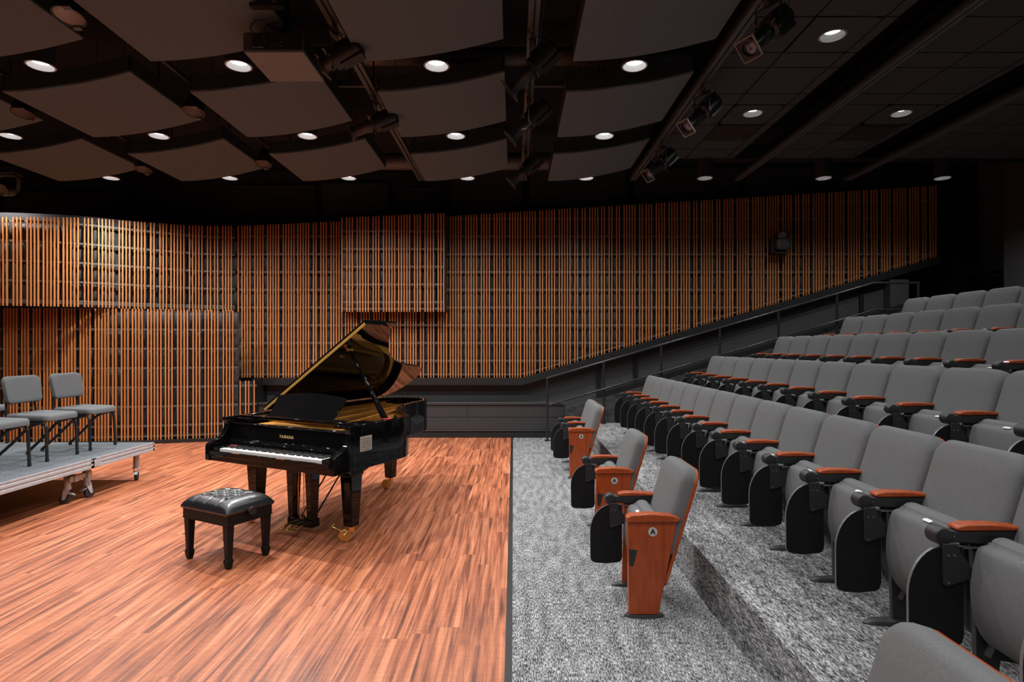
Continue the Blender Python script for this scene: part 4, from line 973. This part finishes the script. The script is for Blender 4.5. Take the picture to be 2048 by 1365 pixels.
# legs with brass casters
for lx, ly, hb in ((0.17, 0.42, 1), (1.36, 0.40, 1), (0.47, 2.04, 0)):
    q = MB(); vs = []
    for z, hw in ((0.135, 0.046), (0.57, 0.066), (0.575, 0.074), (ZB+0.004, 0.074)):
        vs += [(lx-hw, ly-hw, z), (lx+hw, ly-hw, z), (lx+hw, ly+hw, z), (lx-hw, ly+hw, z)]
    q.add(vs, [(0,3,2,1)] + [(4*i+j, 4*i+(j+1) % 4, 4*i+4+(j+1) % 4, 4*i+4+j) for i in range(3) for j in range(4)] + [(12,13,14,15)])
    if hb: q.prism([(ly+0.07, 0.575), (ly+0.10, 0.585), (ly+0.16, 0.60), (ly+0.20, 0.635), (ly+0.30, ZB+0.002), (ly+0.0, ZB+0.002)], lx-0.045, lx+0.045, 'x')
    lg = q.build('leg', PIANO, P, bevel=0.005)
    q = MB(); a = -0.9; ca, sa = math.cos(a), math.sin(a)
    q.cyl((lx, ly, 0.085), (lx, ly, 0.137), 0.030, n=20); c_ = Vector((lx-0.045, ly-0.03, 0.055))
    q.cyl(c_+Vector((-0.018*ca, -0.018*sa, 0)), c_+Vector((0.018*ca, 0.018*sa, 0)), 0.052, n=32)
    q.tube([c_+Vector((-0.024*ca, -0.024*sa, 0)), (lx-0.02, ly-0.025, 0.10)], 0.014, 8); q.tube([c_+Vector((0.024*ca, 0.024*sa, 0)), (lx-0.01, ly-0.005, 0.10)], 0.014, 8)
    if lx > 1: q.cyl(c_+Vector((-0.02, -0.02, 0.04)), c_+Vector((-0.10, -0.05, 0.075)), 0.006, n=8); q.cyl(c_+Vector((-0.125, -0.06, 0.05)), c_+Vector((-0.075, -0.04, 0.10)), 0.005, n=8)
    q.build('caster', BRASS, lg, bevel=0.004)
# pedal lyre
ly_ = empty_parent = P
q = MB()
for x in (0.655, 0.885):
    vs = []
    for z, hw in ((0.10, 0.036), (ZB+0.002, 0.056)): vs += [(x-hw*0.8, 0.42-hw, z), (x+hw*0.8, 0.42-hw, z), (x+hw*0.8, 0.42+hw, z), (x-hw*0.8, 0.42+hw, z)]
    q.add(vs, [(0,3,2,1),(4,5,6,7)] + [(j, (j+1) % 4, 4+(j+1) % 4, 4+j) for j in range(4)])
q.box(0.62, 0.92, 0.375, 0.475, 0.055, 0.125)
lyre = q.build('pedal_lyre', PIANO, P, bevel=0.004)
for x in (0.70, 0.77, 0.84):
    q = MB(); q.tube([(x, 0.40, 0.082), (x, 0.31, 0.078), (x, 0.27, 0.066)], [0.008, 0.010, 0.010], 10)
    q.pad([(x+0.020*math.cos(2*PI*k/16), 0.255+0.034*math.sin(2*PI*k/16)) for k in range(16)], [(0.8, 0), (1, 0.005), (0.9, 0.011)], lambda a, b, t: (a, b, 0.056+t)); q.build('pedal', BRASS, lyre, smooth=True)
    q = MB(); q.cyl((x, 0.43, 0.11), (x, 0.43, ZB), 0.0045, n=8); q.build('pedal_rod', BRASS, lyre)
q = MB()
for x in (0.70, 0.86): q.cyl((x, 0.46, 0.11), (x+0.03, 0.95, ZB), 0.007, n=8)
q.build('brace_rod', PIANO, lyre)
# plaque on the treble side
q = MB(); q.box(PW, PW+0.004, 0.30, 0.445, 0.80, 0.925); pq = q.build('plaque', PLAQUE, P, bevel=0.001)
q = MB(); R = random.Random(9)
for k in range(6):
    z = 0.905-k*0.0175; y = 0.315
    while y < 0.425: 
        l = R.uniform(0.005, 0.016); q.box(PW+0.004, PW+0.0046, y, min(y+l, 0.43), z-0.005, z); y += l+0.004
q.build('plaque_text', INK, pq)

# ================================================================ bench
B = empty('piano_bench', (-2.277, 4.665, 0), -math.radians(28.0)); tag(B, 'black tufted leather piano bench in front of the keyboard', 'bench')
hx, hy = 0.268, 0.200
q = MB(); q.box(-hx, hx, -hy, hy, 0.335, 0.405); q.box(-hx-0.004, hx+0.004, -hy-0.004, hy+0.004, 0.331, 0.337); q.box(-hx+0.02, hx-0.02, -hy+0.02, hy-0.02, 0.318, 0.335); q.build('apron', SATIN_WOOD, B, bevel=0.002)
N = 72; NY = 56; vs = []; fs = []
BX, BY = (-0.14, 0.0, 0.14), (-0.092, 0.0, 0.092)
btn = [(a, b) for a in BX for b in BY] + [(a, b) for a in (-0.07, 0.07) for b in (-0.046, 0.046)]
segs = []
for a in (-0.07, 0.07):
    for b in (-0.046, 0.046):
        for sa in (-0.07, 0.07):
            for sb in (-0.046, 0.046): segs.append(((a, b), (a+sa, b+sb)))
for a in BX:
    for s_ in (-1, 1): segs.append(((a, 0.092*s_), (a, 0.25*s_)))
def dseg(x, y, s):
    (ax, ay), (bx, by) = s; dx, dy = bx-ax, by-ay; t = max(0, min(1, ((x-ax)*dx+(y-ay)*dy)/(dx*dx+dy*dy)))
    return math.hypot(x-ax-t*dx, y-ay-t*dy)
hxp, hyp = hx+0.010, hy+0.010
for j in range(NY+1):
    for i in range(N+1):
        u, v = -1+2*i/N, -1+2*j/NY; x, y = u*hxp, v*hyp
        e = (max(0, 1-abs(u)**6)*max(0, 1-abs(v)**6))**0.5
        z = 0.432 + 0.072*e
        dc = min(dseg(x, y, s) for s in segs); db = min(math.hypot(x-a, y-b) for a, b in btn)
        z -= e*(0.010*math.exp(-dc/0.010) + 0.024*math.exp(-(db/0.020)**2)); z += e*0.014*(1-u*u)*(1-v*v)
        vs.append((x, y, z))
W_ = N+1
for j in range(NY):
    for i in range(N): fs.append((j*W_+i, j*W_+i+1, (j+1)*W_+i+1, (j+1)*W_+i))
edge = [i for i in range(W_)] + [(j*W_+N) for j in range(1, NY+1)] + [NY*W_+i for i in range(N-1, -1, -1)] + [j*W_ for j in range(NY-1, 0, -1)]
base = len(vs)
for lvl, (sc_, z) in enumerate(((1.015, 0.425), (0.985, 0.408))):
    for e_ in edge:
        x, y, _ = vs[e_]
        pl_ = 1 - (0.012*math.exp(-(min(abs(x-k) for k in BX)/0.010)**2) if abs(y) > hyp*0.99 else 0)
        vs.append((x*sc_*pl_, y*sc_*pl_, z))
ne = len(edge)
for i in range(ne):
    k = (i+1) % ne; fs.append((edge[i], base+i, base+k, edge[k])); fs.append((base+i, base+ne+i, base+ne+k, base+k))
q = MB(); q.add(vs, fs); o = q.build('cushion', LEATHER, B, smooth=True)
q = MB()
for a, b in btn: q.lathe([(0.0, 0.006), (0.005, 0.005), (0.009, 0.0)], 12, Matrix.Translation((a, b, 0.482+0.012*(1-(a/hxp)**2)*(1-(b/hyp)**2))))
q.build('buttons', LEATHER, o, smooth=True)
for sx in (-1, 1):
    for sy in (-1, 1):
        cx, cy = sx*(hx-0.034), sy*(hy-0.034); q = MB(); vs = []
        lv = [(0.0, 0.017), (0.055, 0.026), (0.066, 0.026), (0.075, 0.020), (0.32, 0.029), (0.335, 0.029)]
        for z, hw in lv: vs += [(cx-hw, cy-hw, z), (cx+hw, cy-hw, z), (cx+hw, cy+hw, z), (cx-hw, cy+hw, z)]
        q.add(vs, [(0,3,2,1)] + [(4*i+j, 4*i+(j+1) % 4, 4*i+4+(j+1) % 4, 4*i+4+j) for i in range(len(lv)-1) for j in range(4)] + [(4*len(lv)-4, 4*len(lv)-3, 4*len(lv)-2, 4*len(lv)-1)])
        q.build('leg', SATIN_WOOD, B, bevel=0.002)
q = MB(); q.lathe([(0.010, 0), (0.010, 0.018), (0.030, 0.020), (0.034, 0.028), (0.032, 0.040), (0.022, 0.036), (0.0, 0.038)], 28, dirM((hx, -0.01, 0.408), (1, 0, 0))); q.build('height_knob', FRAME_BLK, B, smooth=True)
